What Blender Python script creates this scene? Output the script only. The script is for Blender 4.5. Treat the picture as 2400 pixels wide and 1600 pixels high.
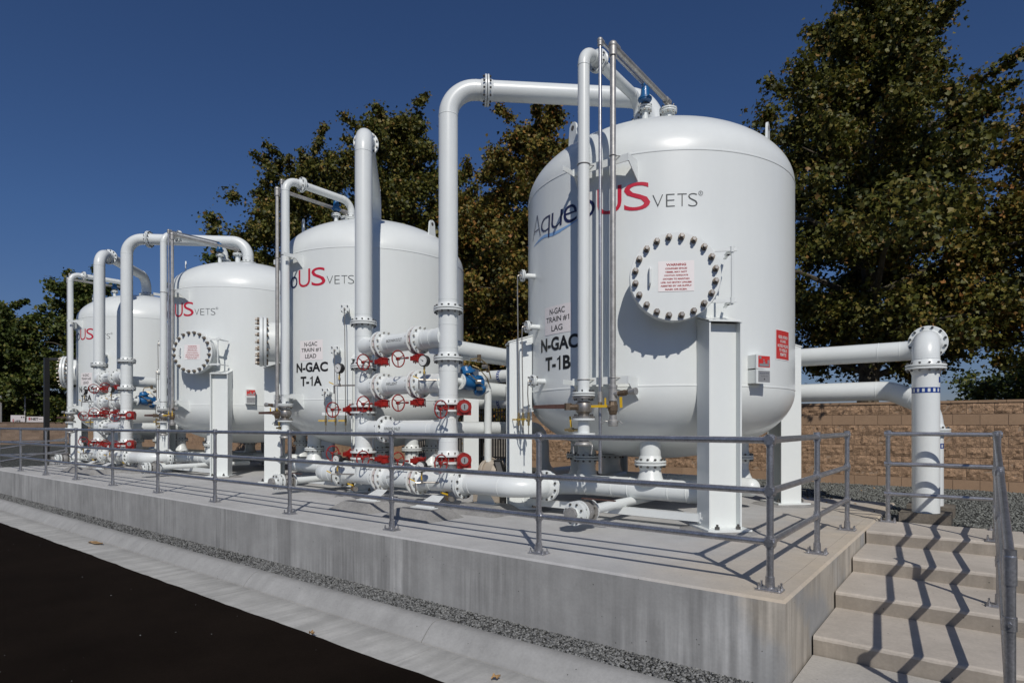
import bpy, bmesh, math, random
import numpy as np
from mathutils import Vector, Matrix
R_ = math.radians
for o in list(bpy.data.objects): bpy.data.objects.remove(o, do_unlink=True)
scene = bpy.context.scene
col = scene.collection

# ---------------------------------------------------------------- camera, sky, sun, exposure
cam_d = bpy.data.cameras.new('camera'); cam = bpy.data.objects.new('camera', cam_d); col.objects.link(cam)
cam.location = (1.1966, -4.5488, 1.1814); cam.rotation_euler = (R_(90), 0, R_(37.774))
cam_d.sensor_width = 36; cam_d.lens = 1422.4/2400*36; cam_d.shift_y = (994.62-800)/2400
cam_d.clip_start = .05; cam_d.clip_end = 3000
scene.camera = cam
SUN_AZ = R_(134.0); SUN_EL = R_(41.3)            # azimuth the shadows run towards, height
sdir = Vector((-math.cos(SUN_AZ)*math.cos(SUN_EL), -math.sin(SUN_AZ)*math.cos(SUN_EL), math.sin(SUN_EL)))
w = bpy.data.worlds.new('World'); scene.world = w; w.use_nodes = True
nt = w.node_tree; nt.nodes.clear()
bg = nt.nodes.new('ShaderNodeBackground'); out = nt.nodes.new('ShaderNodeOutputWorld')
sky = nt.nodes.new('ShaderNodeTexSky'); sky.sky_type = 'NISHITA'; sky.sun_disc = False
sky.sun_elevation = SUN_EL; sky.sun_rotation = math.atan2(sdir.x, sdir.y)
sky.altitude = 300; sky.air_density = 1.0; sky.dust_density = .35; sky.ozone_density = 4.0
bg.inputs['Strength'].default_value = .05
tint = nt.nodes.new('ShaderNodeVectorMath'); tint.operation = 'MULTIPLY'; tint.inputs[1].default_value = (.63, .80, 1.08)   # deep, polarised blue of the day
stc = nt.nodes.new('ShaderNodeTexCoord'); sxy = nt.nodes.new('ShaderNodeSeparateXYZ'); nt.links.new(stc.outputs['Generated'], sxy.inputs[0])
smr = nt.nodes.new('ShaderNodeMapRange'); smr.inputs['From Min'].default_value = .0; smr.inputs['From Max'].default_value = .28; nt.links.new(sxy.outputs['Z'], smr.inputs['Value'])
smx = nt.nodes.new('ShaderNodeMix'); smx.data_type = 'VECTOR'; smx.inputs[4].default_value = (.60, .60, .80); smx.inputs[5].default_value = (.63, .80, 1.08)   # purplish haze low down
nt.links.new(smr.outputs[0], smx.inputs['Factor']); nt.links.new(smx.outputs[1], tint.inputs[1])
nt.links.new(sky.outputs[0], tint.inputs[0]); nt.links.new(tint.outputs[0], bg.inputs[0]); nt.links.new(bg.outputs[0], out.inputs[0])
sl = bpy.data.lights.new('sun', 'SUN'); sl.energy = 3.1; sl.angle = R_(.5); sl.color = (1, .955, .89)
so = bpy.data.objects.new('sun', sl); col.objects.link(so); so.rotation_euler = sdir.to_track_quat('Z', 'Y').to_euler()
scene.view_settings.view_transform = 'Standard'; scene.view_settings.look = 'None'
scene.view_settings.exposure = 0.0; scene.view_settings.gamma = 1
scene.view_settings.use_curve_mapping = False
scene.render.engine = 'CYCLES'
try: scene.cycles.max_bounces = 6
except Exception: pass

# ---------------------------------------------------------------- materials
def mat(name, color, rough=.5, metal=0, noise=None, bump=None, spec=.5, coat=0, vary=None, wave=None):
    """noise=(scale, amount, stretch) mottles the colour; bump=(scale, strength, stretch)"""
    m = bpy.data.materials.new(name); m.use_nodes = True; n = m.node_tree; b = n.nodes['Principled BSDF']
    b.inputs['Base Color'].default_value = (*color, 1); b.inputs['Roughness'].default_value = rough
    b.inputs['Metallic'].default_value = metal; b.inputs['Specular IOR Level'].default_value = spec
    b.inputs['Coat Weight'].default_value = coat
    tc = n.nodes.new('ShaderNodeTexCoord'); last = None
    rgb = n.nodes.new('ShaderNodeRGB'); rgb.outputs[0].default_value = (*color, 1); last = rgb.outputs[0]
    def tex(scale, stretch, detail=6, rough_=.6):
        mp = n.nodes.new('ShaderNodeMapping'); mp.inputs['Scale'].default_value = stretch or (1, 1, 1)
        t = n.nodes.new('ShaderNodeTexNoise'); t.inputs['Scale'].default_value = scale
        t.inputs['Detail'].default_value = detail; t.inputs['Roughness'].default_value = rough_
        n.links.new(tc.outputs['Object'], mp.inputs[0]); n.links.new(mp.outputs[0], t.inputs['Vector']); return t
    def scale_col(fac_out, lo, hi, src):
        r = n.nodes.new('ShaderNodeMapRange'); r.inputs['From Min'].default_value = .3; r.inputs['From Max'].default_value = .7
        r.inputs['To Min'].default_value = lo; r.inputs['To Max'].default_value = hi
        n.links.new(fac_out, r.inputs['Value'])
        v = n.nodes.new('ShaderNodeVectorMath'); v.operation = 'SCALE'
        n.links.new(src, v.inputs[0]); n.links.new(r.outputs[0], v.inputs['Scale']); return v.outputs[0]
    for nz in (noise or []):
        t = tex(nz[0], nz[2] if len(nz) > 2 else None)
        last = scale_col(t.outputs['Fac'], 1-nz[1], 1+nz[1], last)
    if vary:
        g = n.nodes.new('ShaderNodeNewGeometry')
        r = n.nodes.new('ShaderNodeMapRange'); r.inputs['To Min'].default_value = 1-vary; r.inputs['To Max'].default_value = 1+vary
        n.links.new(g.outputs['Random Per Island'], r.inputs['Value'])
        v = n.nodes.new('ShaderNodeVectorMath'); v.operation = 'SCALE'
        n.links.new(last, v.inputs[0]); n.links.new(r.outputs[0], v.inputs['Scale']); last = v.outputs[0]
    n.links.new(last, b.inputs['Base Color'])
    if bump:
        prev = None
        for bp in bump:
            t = tex(bp[0], bp[2] if len(bp) > 2 else None, 8, .65)
            bn = n.nodes.new('ShaderNodeBump'); bn.inputs['Strength'].default_value = bp[1]; bn.inputs['Distance'].default_value = bp[3] if len(bp) > 3 else .01
            n.links.new(t.outputs['Fac'], bn.inputs['Height'])
            if prev: n.links.new(prev, bn.inputs['Normal'])
            prev = bn.outputs[0]
        n.links.new(prev, b.inputs['Normal'])
    m['b'] = b.name
    return m
def nodes(m): return m.node_tree, m.node_tree.nodes['Principled BSDF']

WHITE = mat('white_enamel', (.74, .77, .755), .36, noise=[(1.3, .014), (14, .007), (5, .014, (1, 1, .10))], bump=[(60, .03, None, .002), (1.2, .06, None, .01)], coat=.25)
WHITE2 = mat('white_pipe_paint', (.72, .75, .74), .34, noise=[(3, .02), (40, .012)], bump=[(80, .04, None, .002)], coat=.2)
GALV = mat('galvanised_tube', (.44, .44, .455), .34, .85, noise=[(9, .18), (70, .22)], bump=[(90, .08, None, .002)])
GALV2 = mat('weathered_galvanised_pipe', (.42, .41, .39), .5, .6, noise=[(14, .2), (80, .15)], bump=[(80, .1, None, .002)])
STEEL = mat('stainless_steel', (.42, .39, .35), .38, .85, noise=[(25, .2)])
BOLT = mat('bolt_steel', (.20, .165, .13), .42, .7, noise=[(40, .35)])
DARKB = mat('dark_bolt_steel', (.16, .155, .145), .38, .8, noise=[(40, .3)])
GASKET = mat('black_gasket', (.015, .015, .015), .7)
RED = mat('red_enamel', (.29, .014, .010), .38, noise=[(12, .12)], coat=.2)
BLUE = mat('blue_enamel', (.012, .115, .30), .35, noise=[(12, .1)], coat=.2)
BRASS = mat('brass', (.42, .32, .16), .4, .8, noise=[(30, .2)])
BRONZE = mat('aged_bronze', (.17, .125, .085), .5, .6, noise=[(30, .25)])
YELLOW = mat('yellow_vinyl', (.70, .44, .02), .45)
RUST = mat('rust_brown_lever', (.09, .045, .035), .7, noise=[(30, .3)])
BLACK = mat('black_plastic', (.02, .02, .02), .45)
DIAL = mat('white_dial', (.75, .75, .72), .3)
GLASS = mat('dial_ring', (.3, .3, .3), .2, .9)
CREAM = mat('cream_paint', (.55, .52, .40), .45)
BEIGE = mat('beige_metal', (.46, .40, .33), .4, .2)
NAVY = mat('navy_vinyl', (.012, .017, .075), .4)
LRED = mat('red_vinyl', (.55, .018, .045), .4)
LGREY = mat('charcoal_vinyl', (.05, .055, .055), .4)
LBLACK = mat('black_vinyl', (.012, .012, .012), .5)
LBLUE = mat('light_blue_vinyl', (.23, .42, .72), .4)
SIGNW = mat('sign_white', (.84, .79, .78), .45)
SIGNT = mat('sign_red_text', (.38, .018, .02), .5)
SIGNR = mat('sign_red', (.56, .035, .03), .45)
PLATE = mat('nameplate_metal', (.36, .36, .36), .4, .4, noise=[(60, .1)])
BAND = mat('blue_band', (.01, .045, .24), .4)
BARK = mat('bark', (.10, .085, .06), .9, noise=[(6, .5), (30, .3)], bump=[(18, .8, None, .03)])
PICKET = mat('black_iron', (.012, .012, .013), .5)
ASPHALT = mat('fresh_asphalt', (.0112, .0080, .0060), .98, noise=[(.8, .28, (1, 1, 1)), (120, .35)], bump=[(220, .25, None, .006)], spec=.03)
DRYLEAF = mat('dry_leaf', (.32, .20, .09), .8, noise=[(20, .4)])

def concrete(name, color, streak=0, blotch=.14, fine=.08, tint=None, brush=0):
    """cast concrete: blotches, fine grain, optional vertical form streaks on upright faces"""
    m = mat(name, color, .85, noise=[(.7, blotch), (4.5, blotch*.6), (45, fine)], bump=[(35, .12, None, .004), (4, .1, None, .02)], spec=.3)
    n, b = nodes(m); src = b.inputs['Base Color'].links[0].from_socket
    tc = n.nodes.new('ShaderNodeTexCoord')
    if brush:      # trowel and run-off marks lying across the kerb
        mp = n.nodes.new('ShaderNodeMapping'); mp.inputs['Scale'].default_value = (9, 1.1, 1); mp.inputs['Rotation'].default_value = (0, 0, .5)
        t = n.nodes.new('ShaderNodeTexNoise'); t.inputs['Scale'].default_value = 1; t.inputs['Detail'].default_value = 4; t.inputs['Distortion'].default_value = .6
        n.links.new(tc.outputs['Object'], mp.inputs[0]); n.links.new(mp.outputs[0], t.inputs['Vector'])
        r = n.nodes.new('ShaderNodeMapRange'); r.inputs['From Min'].default_value = .35; r.inputs['From Max'].default_value = .65; r.inputs['To Min'].default_value = 1-brush; r.inputs['To Max'].default_value = 1+brush*.6
        n.links.new(t.outputs['Fac'], r.inputs['Value']); v = n.nodes.new('ShaderNodeVectorMath'); v.operation = 'SCALE'
        n.links.new(src, v.inputs[0]); n.links.new(r.outputs[0], v.inputs['Scale']); src = v.outputs[0]
    if streak:
        for sc, amt in ((5.5, streak), (23, streak*.8), (1.2, streak*.7)):
            mp = n.nodes.new('ShaderNodeMapping'); mp.inputs['Scale'].default_value = (1, 1, .05 if sc > 3 else .25)
            t = n.nodes.new('ShaderNodeTexNoise'); t.inputs['Scale'].default_value = sc; t.inputs['Detail'].default_value = 5
            n.links.new(tc.outputs['Object'], mp.inputs[0]); n.links.new(mp.outputs[0], t.inputs['Vector'])
            r = n.nodes.new('ShaderNodeMapRange'); r.inputs['From Min'].default_value = .33; r.inputs['From Max'].default_value = .67
            r.inputs['To Min'].default_value = -amt*1.7; r.inputs['To Max'].default_value = amt*1.7
            n.links.new(t.outputs['Fac'], r.inputs['Value'])
            k2 = n.nodes.new('ShaderNodeTexNoise'); k2.inputs['Scale'].default_value = .55+sc*.02; k2.inputs['Detail'].default_value = 2; n.links.new(tc.outputs['Object'], k2.inputs['Vector'])
            m2 = n.nodes.new('ShaderNodeMapRange'); m2.inputs['From Min'].default_value = .38; m2.inputs['From Max'].default_value = .62; n.links.new(k2.outputs['Fac'], m2.inputs['Value'])
            mu = n.nodes.new('ShaderNodeMath'); mu.operation = 'MULTIPLY_ADD'; n.links.new(r.outputs[0], mu.inputs[0]); n.links.new(m2.outputs[0], mu.inputs[1]); mu.inputs[2].default_value = 1; r = mu
            v = n.nodes.new('ShaderNodeVectorMath'); v.operation = 'SCALE'
            n.links.new(src, v.inputs[0]); n.links.new(r.outputs[0], v.inputs['Scale']); src = v.outputs[0]
    # small dark pits
    vo = n.nodes.new('ShaderNodeTexVoronoi'); vo.inputs['Scale'].default_value = 9
    n.links.new(tc.outputs['Object'], vo.inputs['Vector'])
    r = n.nodes.new('ShaderNodeMapRange'); r.inputs['From Min'].default_value = .035; r.inputs['From Max'].default_value = .06
    r.inputs['To Min'].default_value = .35; r.inputs['To Max'].default_value = 1
    n.links.new(vo.outputs['Distance'], r.inputs['Value'])
    v = n.nodes.new('ShaderNodeVectorMath'); v.operation = 'SCALE'
    n.links.new(src, v.inputs[0]); n.links.new(r.outputs[0], v.inputs['Scale']); src = v.outputs[0]
    if tint:   # a stain of another tone spreading in from the right-hand end of the slab
        sx = n.nodes.new('ShaderNodeSeparateXYZ'); n.links.new(tc.outputs['Object'], sx.inputs[0])
        t = n.nodes.new('ShaderNodeTexNoise'); t.inputs['Scale'].default_value = 1.4; t.inputs['Detail'].default_value = 4
        n.links.new(tc.outputs['Object'], t.inputs['Vector'])
        ad = n.nodes.new('ShaderNodeMath'); ad.operation = 'MULTIPLY_ADD'; ad.inputs[1].default_value = 1.6
        n.links.new(t.outputs['Fac'], ad.inputs[0]); n.links.new(sx.outputs['X'], ad.inputs[2])
        mr = n.nodes.new('ShaderNodeMapRange'); mr.inputs['From Min'].default_value = tint[1]; mr.inputs['From Max'].default_value = tint[2]
        n.links.new(ad.outputs[0], mr.inputs['Value'])
        mx = n.nodes.new('ShaderNodeMix'); mx.data_type = 'RGBA'; mx.blend_type = 'MULTIPLY'
        n.links.new(mr.outputs[0], mx.inputs['Factor']); n.links.new(src, mx.inputs[6]); mx.inputs[7].default_value = (*tint[0], 1)
        src = mx.outputs[2]
    n.links.new(src, b.inputs['Base Color'])
    return m
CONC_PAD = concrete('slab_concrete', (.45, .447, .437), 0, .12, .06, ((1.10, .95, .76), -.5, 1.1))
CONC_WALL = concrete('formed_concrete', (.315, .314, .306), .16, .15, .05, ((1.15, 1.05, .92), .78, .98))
CONC_KERB = concrete('kerb_concrete', (.335, .333, .322), 0, .15, .07, brush=.05)
CONC_PAN = concrete('gutter_concrete', (.44, .435, .41), 0, .15, .07, brush=.14)
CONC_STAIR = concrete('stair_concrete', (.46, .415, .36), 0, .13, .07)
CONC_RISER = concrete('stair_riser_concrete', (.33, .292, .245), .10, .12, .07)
CONC_PIER = concrete('grout', (.27, .265, .255), 0, .25, .18)
CONC_OLD = concrete('old_concrete_block', (.16, .14, .115), 0, .35, .2)

def gravel_mat(name, scale, lo, hi, bumpd=.02):
    m = mat(name, (.2, .2, .2), .9, spec=.25); n, b = nodes(m)
    tc = n.nodes.new('ShaderNodeTexCoord'); vo = n.nodes.new('ShaderNodeTexVoronoi'); vo.inputs['Scale'].default_value = scale
    n.links.new(tc.outputs['Object'], vo.inputs['Vector'])
    sp = n.nodes.new('ShaderNodeSeparateColor'); n.links.new(vo.outputs['Color'], sp.inputs[0])
    rp = n.nodes.new('ShaderNodeValToRGB'); rp.color_ramp.elements[0].color = (*lo, 1); rp.color_ramp.elements[1].color = (*hi, 1)
    rp.color_ramp.elements[0].position = .1
    n.links.new(sp.outputs[0], rp.inputs[0])
    d = n.nodes.new('ShaderNodeMapRange'); d.inputs['From Max'].default_value = .6; d.inputs['To Min'].default_value = 1.15; d.inputs['To Max'].default_value = .35
    n.links.new(vo.outputs['Distance'], d.inputs['Value'])
    v = n.nodes.new('ShaderNodeVectorMath'); v.operation = 'SCALE'; n.links.new(rp.outputs[0], v.inputs[0]); n.links.new(d.outputs[0], v.inputs['Scale'])
    n.links.new(v.outputs[0], b.inputs['Base Color'])
    bn = n.nodes.new('ShaderNodeBump'); bn.invert = True; bn.inputs['Strength'].default_value = 1; bn.inputs['Distance'].default_value = bumpd
    n.links.new(vo.outputs['Distance'], bn.inputs['Height']); n.links.new(bn.outputs[0], b.inputs['Normal'])
    return m
GRAVEL = gravel_mat('grey_green_gravel', 26, (.05, .055, .05), (.24, .25, .23), .02)
STONE = mat('gravel_stone', (.15, .152, .148), .85, noise=[(60, .2)], vary=.75)
STONE2 = mat('gravel_stone_green', (.155, .16, .145), .85, noise=[(60, .2)], vary=.55)
DIRT = mat('dry_ground', (.20, .17, .12), .95, noise=[(.2, .3), (3, .3)])
BLOCK = mat('split_face_block', (.35, .23, .145), .92, noise=[(7, .2), (45, .3), (18, .2)], bump=[(40, .9, None, .02), (14, .7, None, .03)], vary=.10, spec=.2)
BLOCKS = mat('smooth_block', (.335, .225, .145), .9, noise=[(3, .10), (60, .08)], bump=[(90, .2, None, .003)], vary=.07, spec=.2)
MORTAR = mat('mortar', (.34, .245, .17), .95)
BLOCK_FAR = mat('far_block', (.27, .20, .15), .92, noise=[(1.2, .2, (1, 1, 3)), (20, .2)], vary=.14, spec=.2)

def leaf_mat(name, ramp, trans=.25):
    m = mat(name, (.1, .1, .02), .55, spec=.35); n, b = nodes(m)
    g = n.nodes.new('ShaderNodeNewGeometry'); rp = n.nodes.new('ShaderNodeValToRGB'); cr = rp.color_ramp
    while len(cr.elements) < len(ramp): cr.elements.new(.5)
    for e, (p, c) in zip(cr.elements, ramp): e.position = p; e.color = (*c, 1)
    n.links.new(g.outputs['Random Per Island'], rp.inputs[0]); n.links.new(rp.outputs[0], b.inputs['Base Color'])
    tr = n.nodes.new('ShaderNodeBsdfTranslucent'); n.links.new(rp.outputs[0], tr.inputs[0])
    mx = n.nodes.new('ShaderNodeMixShader'); mx.inputs[0].default_value = trans
    n.links.new(b.outputs[0], mx.inputs[1]); n.links.new(tr.outputs[0], mx.inputs[2])
    n.links.new(mx.outputs[0], n.nodes['Material Output'].inputs[0]); return m
LEAF_OLIVE = leaf_mat('olive_leaves', [(0, (.038, .042, .010)), (.35, (.072, .083, .014)), (.7, (.14, .137, .024)), (.92, (.215, .165, .036)), (1, (.25, .13, .04))])
LEAF_AUT = leaf_mat('turning_leaves', [(0, (0.0493, 0.0551, 0.0116)), (0.35, (0.0986, 0.0986, 0.0174)), (0.65, (0.1885, 0.1522, 0.029)), (0.88, (0.29, 0.1812, 0.0406)), (1, (0.348, 0.145, 0.0435))])
LEAF_GREEN = leaf_mat('green_leaves', [(0, (0.0312, 0.0468, 0.0104)), (0.4, (0.0585, 0.0832, 0.0169)), (0.8, (0.1105, 0.1365, 0.026)), (1, (0.182, 0.156, 0.039))])

# ---------------------------------------------------------------- mesh helpers
ORG = {}                                             # world origin of each parent, filled in as things are made
def V(*a): return np.array(a, float)
def basis(ax):
    ax = np.asarray(ax, float); ax = ax/np.linalg.norm(ax)
    h = V(0, 0, 1) if abs(ax[2]) < .9 else V(1, 0, 0)
    u = np.cross(h, ax); u /= np.linalg.norm(u); v = np.cross(ax, u); return u, v, ax
class M:
    """collects shapes and links them as ONE mesh object"""
    def __init__(s): s.v = []; s.f = []; s.m = []; s.mats = []; s.cur = 0
    def mat(s, m):
        if m not in s.mats: s.mats.append(m)
        s.cur = s.mats.index(m); return s
    def add(s, vs, fs):
        k = len(s.v); s.v += [tuple(map(float, p)) for p in vs]
        s.f += [tuple(k+i for i in f) for f in fs]; s.m += [s.cur]*len(fs); return s
    def box(s, c, size, axes=None):
        a = axes if axes is not None else (V(1, 0, 0), V(0, 1, 0), V(0, 0, 1)); c = np.asarray(c, float)
        vs = [c+a[0]*size[0]/2*i+a[1]*size[1]/2*j+a[2]*size[2]/2*k for k in (-1, 1) for j in (-1, 1) for i in (-1, 1)]
        return s.add(vs, [(0, 2, 3, 1), (4, 5, 7, 6), (0, 1, 5, 4), (2, 6, 7, 3), (0, 4, 6, 2), (1, 3, 7, 5)])
    def cyl(s, p0, p1, r, r2=None, seg=24, caps=True):
        p0 = np.asarray(p0, float); p1 = np.asarray(p1, float); r2 = r if r2 is None else r2
        u, v, a = basis(p1-p0); vs = []
        for p, q in ((p0, r), (p1, r2)):
            for i in range(seg):
                t = 2*math.pi*i/seg; vs.append(p+(u*math.cos(t)+v*math.sin(t))*q)
        fs = [(i, (i+1) % seg, seg+(i+1) % seg, seg+i) for i in range(seg)]
        if caps: fs += [tuple(range(seg))[::-1], tuple(range(seg, 2*seg))]
        return s.add(vs, fs)
    def revolve(s, o, ax, prof, seg=32):
        """prof: (distance along axis, radius) pairs"""
        o = np.asarray(o, float); u, v, a = basis(ax); vs = []
        for d, r in prof:
            for i in range(seg):
                t = 2*math.pi*i/seg; vs.append(o+a*d+(u*math.cos(t)+v*math.sin(t))*max(r, 1e-4))
        fs = []
        for j in range(len(prof)-1):
            for i in range(seg):
                a0 = j*seg+i; a1 = j*seg+(i+1) % seg; fs.append((a0, a1, a1+seg, a0+seg))
        if prof[0][1] > 1e-3: fs.append(tuple(range(seg))[::-1])
        if prof[-1][1] > 1e-3: k = (len(prof)-1)*seg; fs.append(tuple(range(k, k+seg)))
        return s.add(vs, fs)
    def pipe(s, pts, r, bend=None, seg=24, arc=10, seam=True, caps=True):
        pts = [np.asarray(p, float) for p in pts]; bend = bend or r*2.8; path = [pts[0]]; seams = []
        for i in range(1, len(pts)-1):
            a, b, c = pts[i-1], pts[i], pts[i+1]; d1 = (a-b)/np.linalg.norm(a-b); d2 = (c-b)/np.linalg.norm(c-b)
            ang = math.acos(max(-1, min(1, float(d1@d2))))
            if ang > 3.1: path.append(b); continue
            t = bend/math.tan(ang/2); t = min(t, np.linalg.norm(a-b)*.98, np.linalg.norm(c-b)*.98); rr = t*math.tan(ang/2)
            bi = (d1+d2); bi /= np.linalg.norm(bi); ctr = b+bi*rr/math.sin(ang/2)
            s0 = b+d1*t; e0 = b+d2*t; va = s0-ctr; vb = e0-ctr; tot = math.acos(max(-1, min(1, float(va@vb)/rr/rr)))
            for k in range(arc+1):
                q = k/arc; w_ = (math.sin((1-q)*tot)*va+math.sin(q*tot)*vb)/math.sin(tot); path.append(ctr+w_)
            seams += [(s0, -d1), (e0, d2)]
        path.append(pts[-1]); path = [p for i, p in enumerate(path) if i == 0 or np.linalg.norm(p-path[i-1]) > 1e-5]
        tang = []
        for i in range(len(path)):
            t = path[min(i+1, len(path)-1)]-path[max(i-1, 0)]; tang.append(t/np.linalg.norm(t))
        u, v, _ = basis(tang[0]); vs = []; n = len(path)
        for i in range(n):
            if i:
                u = u-tang[i]*(u@tang[i]); u /= np.linalg.norm(u); v = np.cross(tang[i], u)
            for k in range(seg):
                th = 2*math.pi*k/seg; vs.append(path[i]+(u*math.cos(th)+v*math.sin(th))*r)
        fs = [(j*seg+k, j*seg+(k+1) % seg, (j+1)*seg+(k+1) % seg, (j+1)*seg+k) for j in range(n-1) for k in range(seg)]
        if caps: fs += [tuple(range(seg))[::-1], tuple(range((n-1)*seg, n*seg))]
        s.add(vs, fs)
        if seam:
            for p, d in seams: s.ring(p, d, r)
        return s
    def ring(s, p, d, r, w=.012, h=.0035, seg=24):
        d = np.asarray(d, float)/np.linalg.norm(d); return s.revolve(np.asarray(p, float)-d*w/2, d, [(0, r*.98), (w*.2, r+h), (w*.8, r+h), (w, r*.98)], seg)
    def torus(s, c, ax, R, r, seg=32, sub=8):
        c = np.asarray(c, float); u, v, a = basis(ax); vs = []
        for i in range(seg):
            t = 2*math.pi*i/seg; e = u*math.cos(t)+v*math.sin(t)
            for j in range(sub):
                q = 2*math.pi*j/sub; vs.append(c+e*(R+r*math.cos(q))+a*r*math.sin(q))
        return s.add(vs, [(i*sub+j, ((i+1) % seg)*sub+j, ((i+1) % seg)*sub+(j+1) % sub, i*sub+(j+1) % sub) for i in range(seg) for j in range(sub)])
    def sphere(s, c, r, seg=16, sc=(1, 1, 1)):
        c = np.asarray(c, float); vs = []; n = seg//2
        for j in range(n+1):
            ph = math.pi*j/n
            for i in range(seg):
                t = 2*math.pi*i/seg; vs.append(c+V(math.sin(ph)*math.cos(t)*sc[0], math.sin(ph)*math.sin(t)*sc[1], math.cos(ph)*sc[2])*r)
        return s.add(vs, [(j*seg+i, (j+1)*seg+i, (j+1)*seg+(i+1) % seg, j*seg+(i+1) % seg) for j in range(n) for i in range(seg)])
    def prism(s, poly, d):
        """poly: 3-D polygon, d: offset vector"""
        n = len(poly); d = np.asarray(d, float); vs = [np.asarray(p, float) for p in poly]; vs += [p+d for p in vs]
        return s.add(vs, [tuple(range(n))[::-1], tuple(range(n, 2*n))]+[(i, (i+1) % n, n+(i+1) % n, n+i) for i in range(n)])
    def build(s, name, parent=None, m=None, label=None, ang=32, smooth=True):
        me = bpy.data.meshes.new(name); o0 = np.array(ORG[parent.name]) if parent is not None else V(0, 0, 0)
        vs = [tuple(np.array(p)-o0) for p in s.v] if parent is not None else s.v
        me.from_pydata(vs, [], s.f); me.update()
        for q in (s.mats or [m or WHITE]): me.materials.append(q)
        me.polygons.foreach_set('material_index', s.m if s.mats else [0]*len(s.f))
        bm = bmesh.new(); bm.from_mesh(me); bmesh.ops.recalc_face_normals(bm, faces=bm.faces); bm.to_mesh(me); bm.free()
        if smooth:
            me.polygons.foreach_set('use_smooth', [True]*len(me.polygons)); me.set_sharp_from_angle(angle=R_(ang))
        o = bpy.data.objects.new(name, me); col.objects.link(o)
        if parent is not None: o.parent = parent; ORG[o.name] = ORG[parent.name]
        else: ORG[o.name] = (0, 0, 0)
        if label: o['label'] = label
        return o
def tag(o, label=None, cat=None, group=None, kind=None):
    if label: o['label'] = label
    if cat: o['category'] = cat
    if group: o['group'] = group
    if kind: o['kind'] = kind
    return o
def thing(name, loc, label, cat, group=None):
    o = bpy.data.objects.new(name, None); col.objects.link(o); o.location = loc; o.empty_display_size = .1
    ORG[o.name] = tuple(loc); return tag(o, label, cat, group)
def copy_tree(o, skip=(), parent=None, off=None):
    c = o.copy(); col.objects.link(c)
    if parent is not None: c.parent = parent
    if off is not None: c.location = (o.location[0]+off[0], o.location[1]+off[1], o.location[2]+off[2])
    base = np.array(ORG[o.name]); ORG[c.name] = tuple(base+np.array(off if off is not None else COPY_OFF))
    for ch in list(o.children):
        if ch.name.split('.')[0] in skip: continue
        copy_tree(ch, skip, c)
    return c
COPY_OFF = (0, 0, 0)
def short(t):
    w = t.split(); return ' '.join(w[:16])
def tcopy(o, off, label, skip=()):
    global COPY_OFF
    COPY_OFF = off; c = copy_tree(o, skip, None, off); c['label'] = label; return c

# ---------------------------------------------------------------- lettering
_tc = {}
def fix_one(v, f, k):
    """give the figure one its flag: the built-in face draws it as a bare stem"""
    lab = list(range(len(v)))
    def find(a):
        while lab[a] != a: lab[a] = lab[lab[a]]; a = lab[a]
        return a
    for q in f:
        for a in q[1:]: lab[find(a)] = find(q[0])
    isl = {}
    for i in range(len(v)): isl.setdefault(find(i), []).append(i)
    isl = sorted(isl.values(), key=lambda g: v[g][:, 0].min())
    if k >= len(isl): return v, f
    g = isl[k]; x0, z0 = v[g].min(0); x1, z1 = v[g].max(0); h = z1-z0; sw = min(x1-x0, .16*h); x1 = x0+sw+.10*h; x0 = x1-sw
    n = len(v); nv = np.vstack([v, [(x0, z0), (x1, z0), (x1, z1), (x1-sw*.75, z1), (x0, z1-.10*h), (x0, z1-.17*h-sw*.3), (x0-.20*h, z1-.24*h-sw*.4), (x0-.20*h, z1-.24*h+sw*.35)]])
    gs = set(g); return nv, [q for q in f if q[0] not in gs]+[(n, n+1, n+2, n+3, n+4, n+5), (n+4, n+7, n+6, n+5)]
def text_geo(txt, weight=0., align='CENTER', spacing=1.):
    key = (txt, weight, align, spacing)
    if key in _tc: return _tc[key]
    cu = bpy.data.curves.new('t', 'FONT'); cu.body = txt; cu.align_x = align; cu.offset = weight; cu.resolution_u = 4
    cu.space_character = spacing; cu.size = 1
    ob = bpy.data.objects.new('t', cu); col.objects.link(ob)
    dg = bpy.context.evaluated_depsgraph_get(); me = bpy.data.meshes.new_from_object(ob.evaluated_get(dg))
    v = np.array([p.co[:2] for p in me.vertices]); f = [tuple(p.vertices) for p in me.polygons]
    bpy.data.objects.remove(ob); bpy.data.curves.remove(cu); bpy.data.meshes.remove(me)
    if '1' in txt: v, f = fix_one(v, f, len(txt.replace(' ', '')[:txt.replace(' ', '').index('1')]))
    _tc[key] = (v, f); return v, f
def fit(txt, x0, x1, z0, z1, weight=0., shear=0., spacing=1.):
    """text stretched to fill a box in (x, z)"""
    v, f = text_geo(txt, weight, 'LEFT', spacing); mn = v.min(0); mx = v.max(0); q = (v-mn)/(mx-mn)
    return np.stack([x0+q[:, 0]*(x1-x0)+shear*q[:, 1], z0+q[:, 1]*(z1-z0)], -1), f
def slice_x(v, f, step):
    bm = bmesh.new(); vs = [bm.verts.new((p[0], p[1], 0)) for p in v]
    for q in f:
        try: bm.faces.new([vs[i] for i in q])
        except ValueError: pass
    x = math.floor(v[:, 0].min()/step)*step
    while x < v[:, 0].max():
        bmesh.ops.bisect_plane(bm, geom=bm.verts[:]+bm.edges[:]+bm.faces[:], plane_co=(x, 0, 0), plane_no=(1, 0, 0)); x += step
    bm.verts.index_update(); V_ = np.array([p.co[:2] for p in bm.verts]); F_ = [tuple(q.index for q in fc.verts) for fc in bm.faces]; bm.free(); return V_, F_
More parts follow.
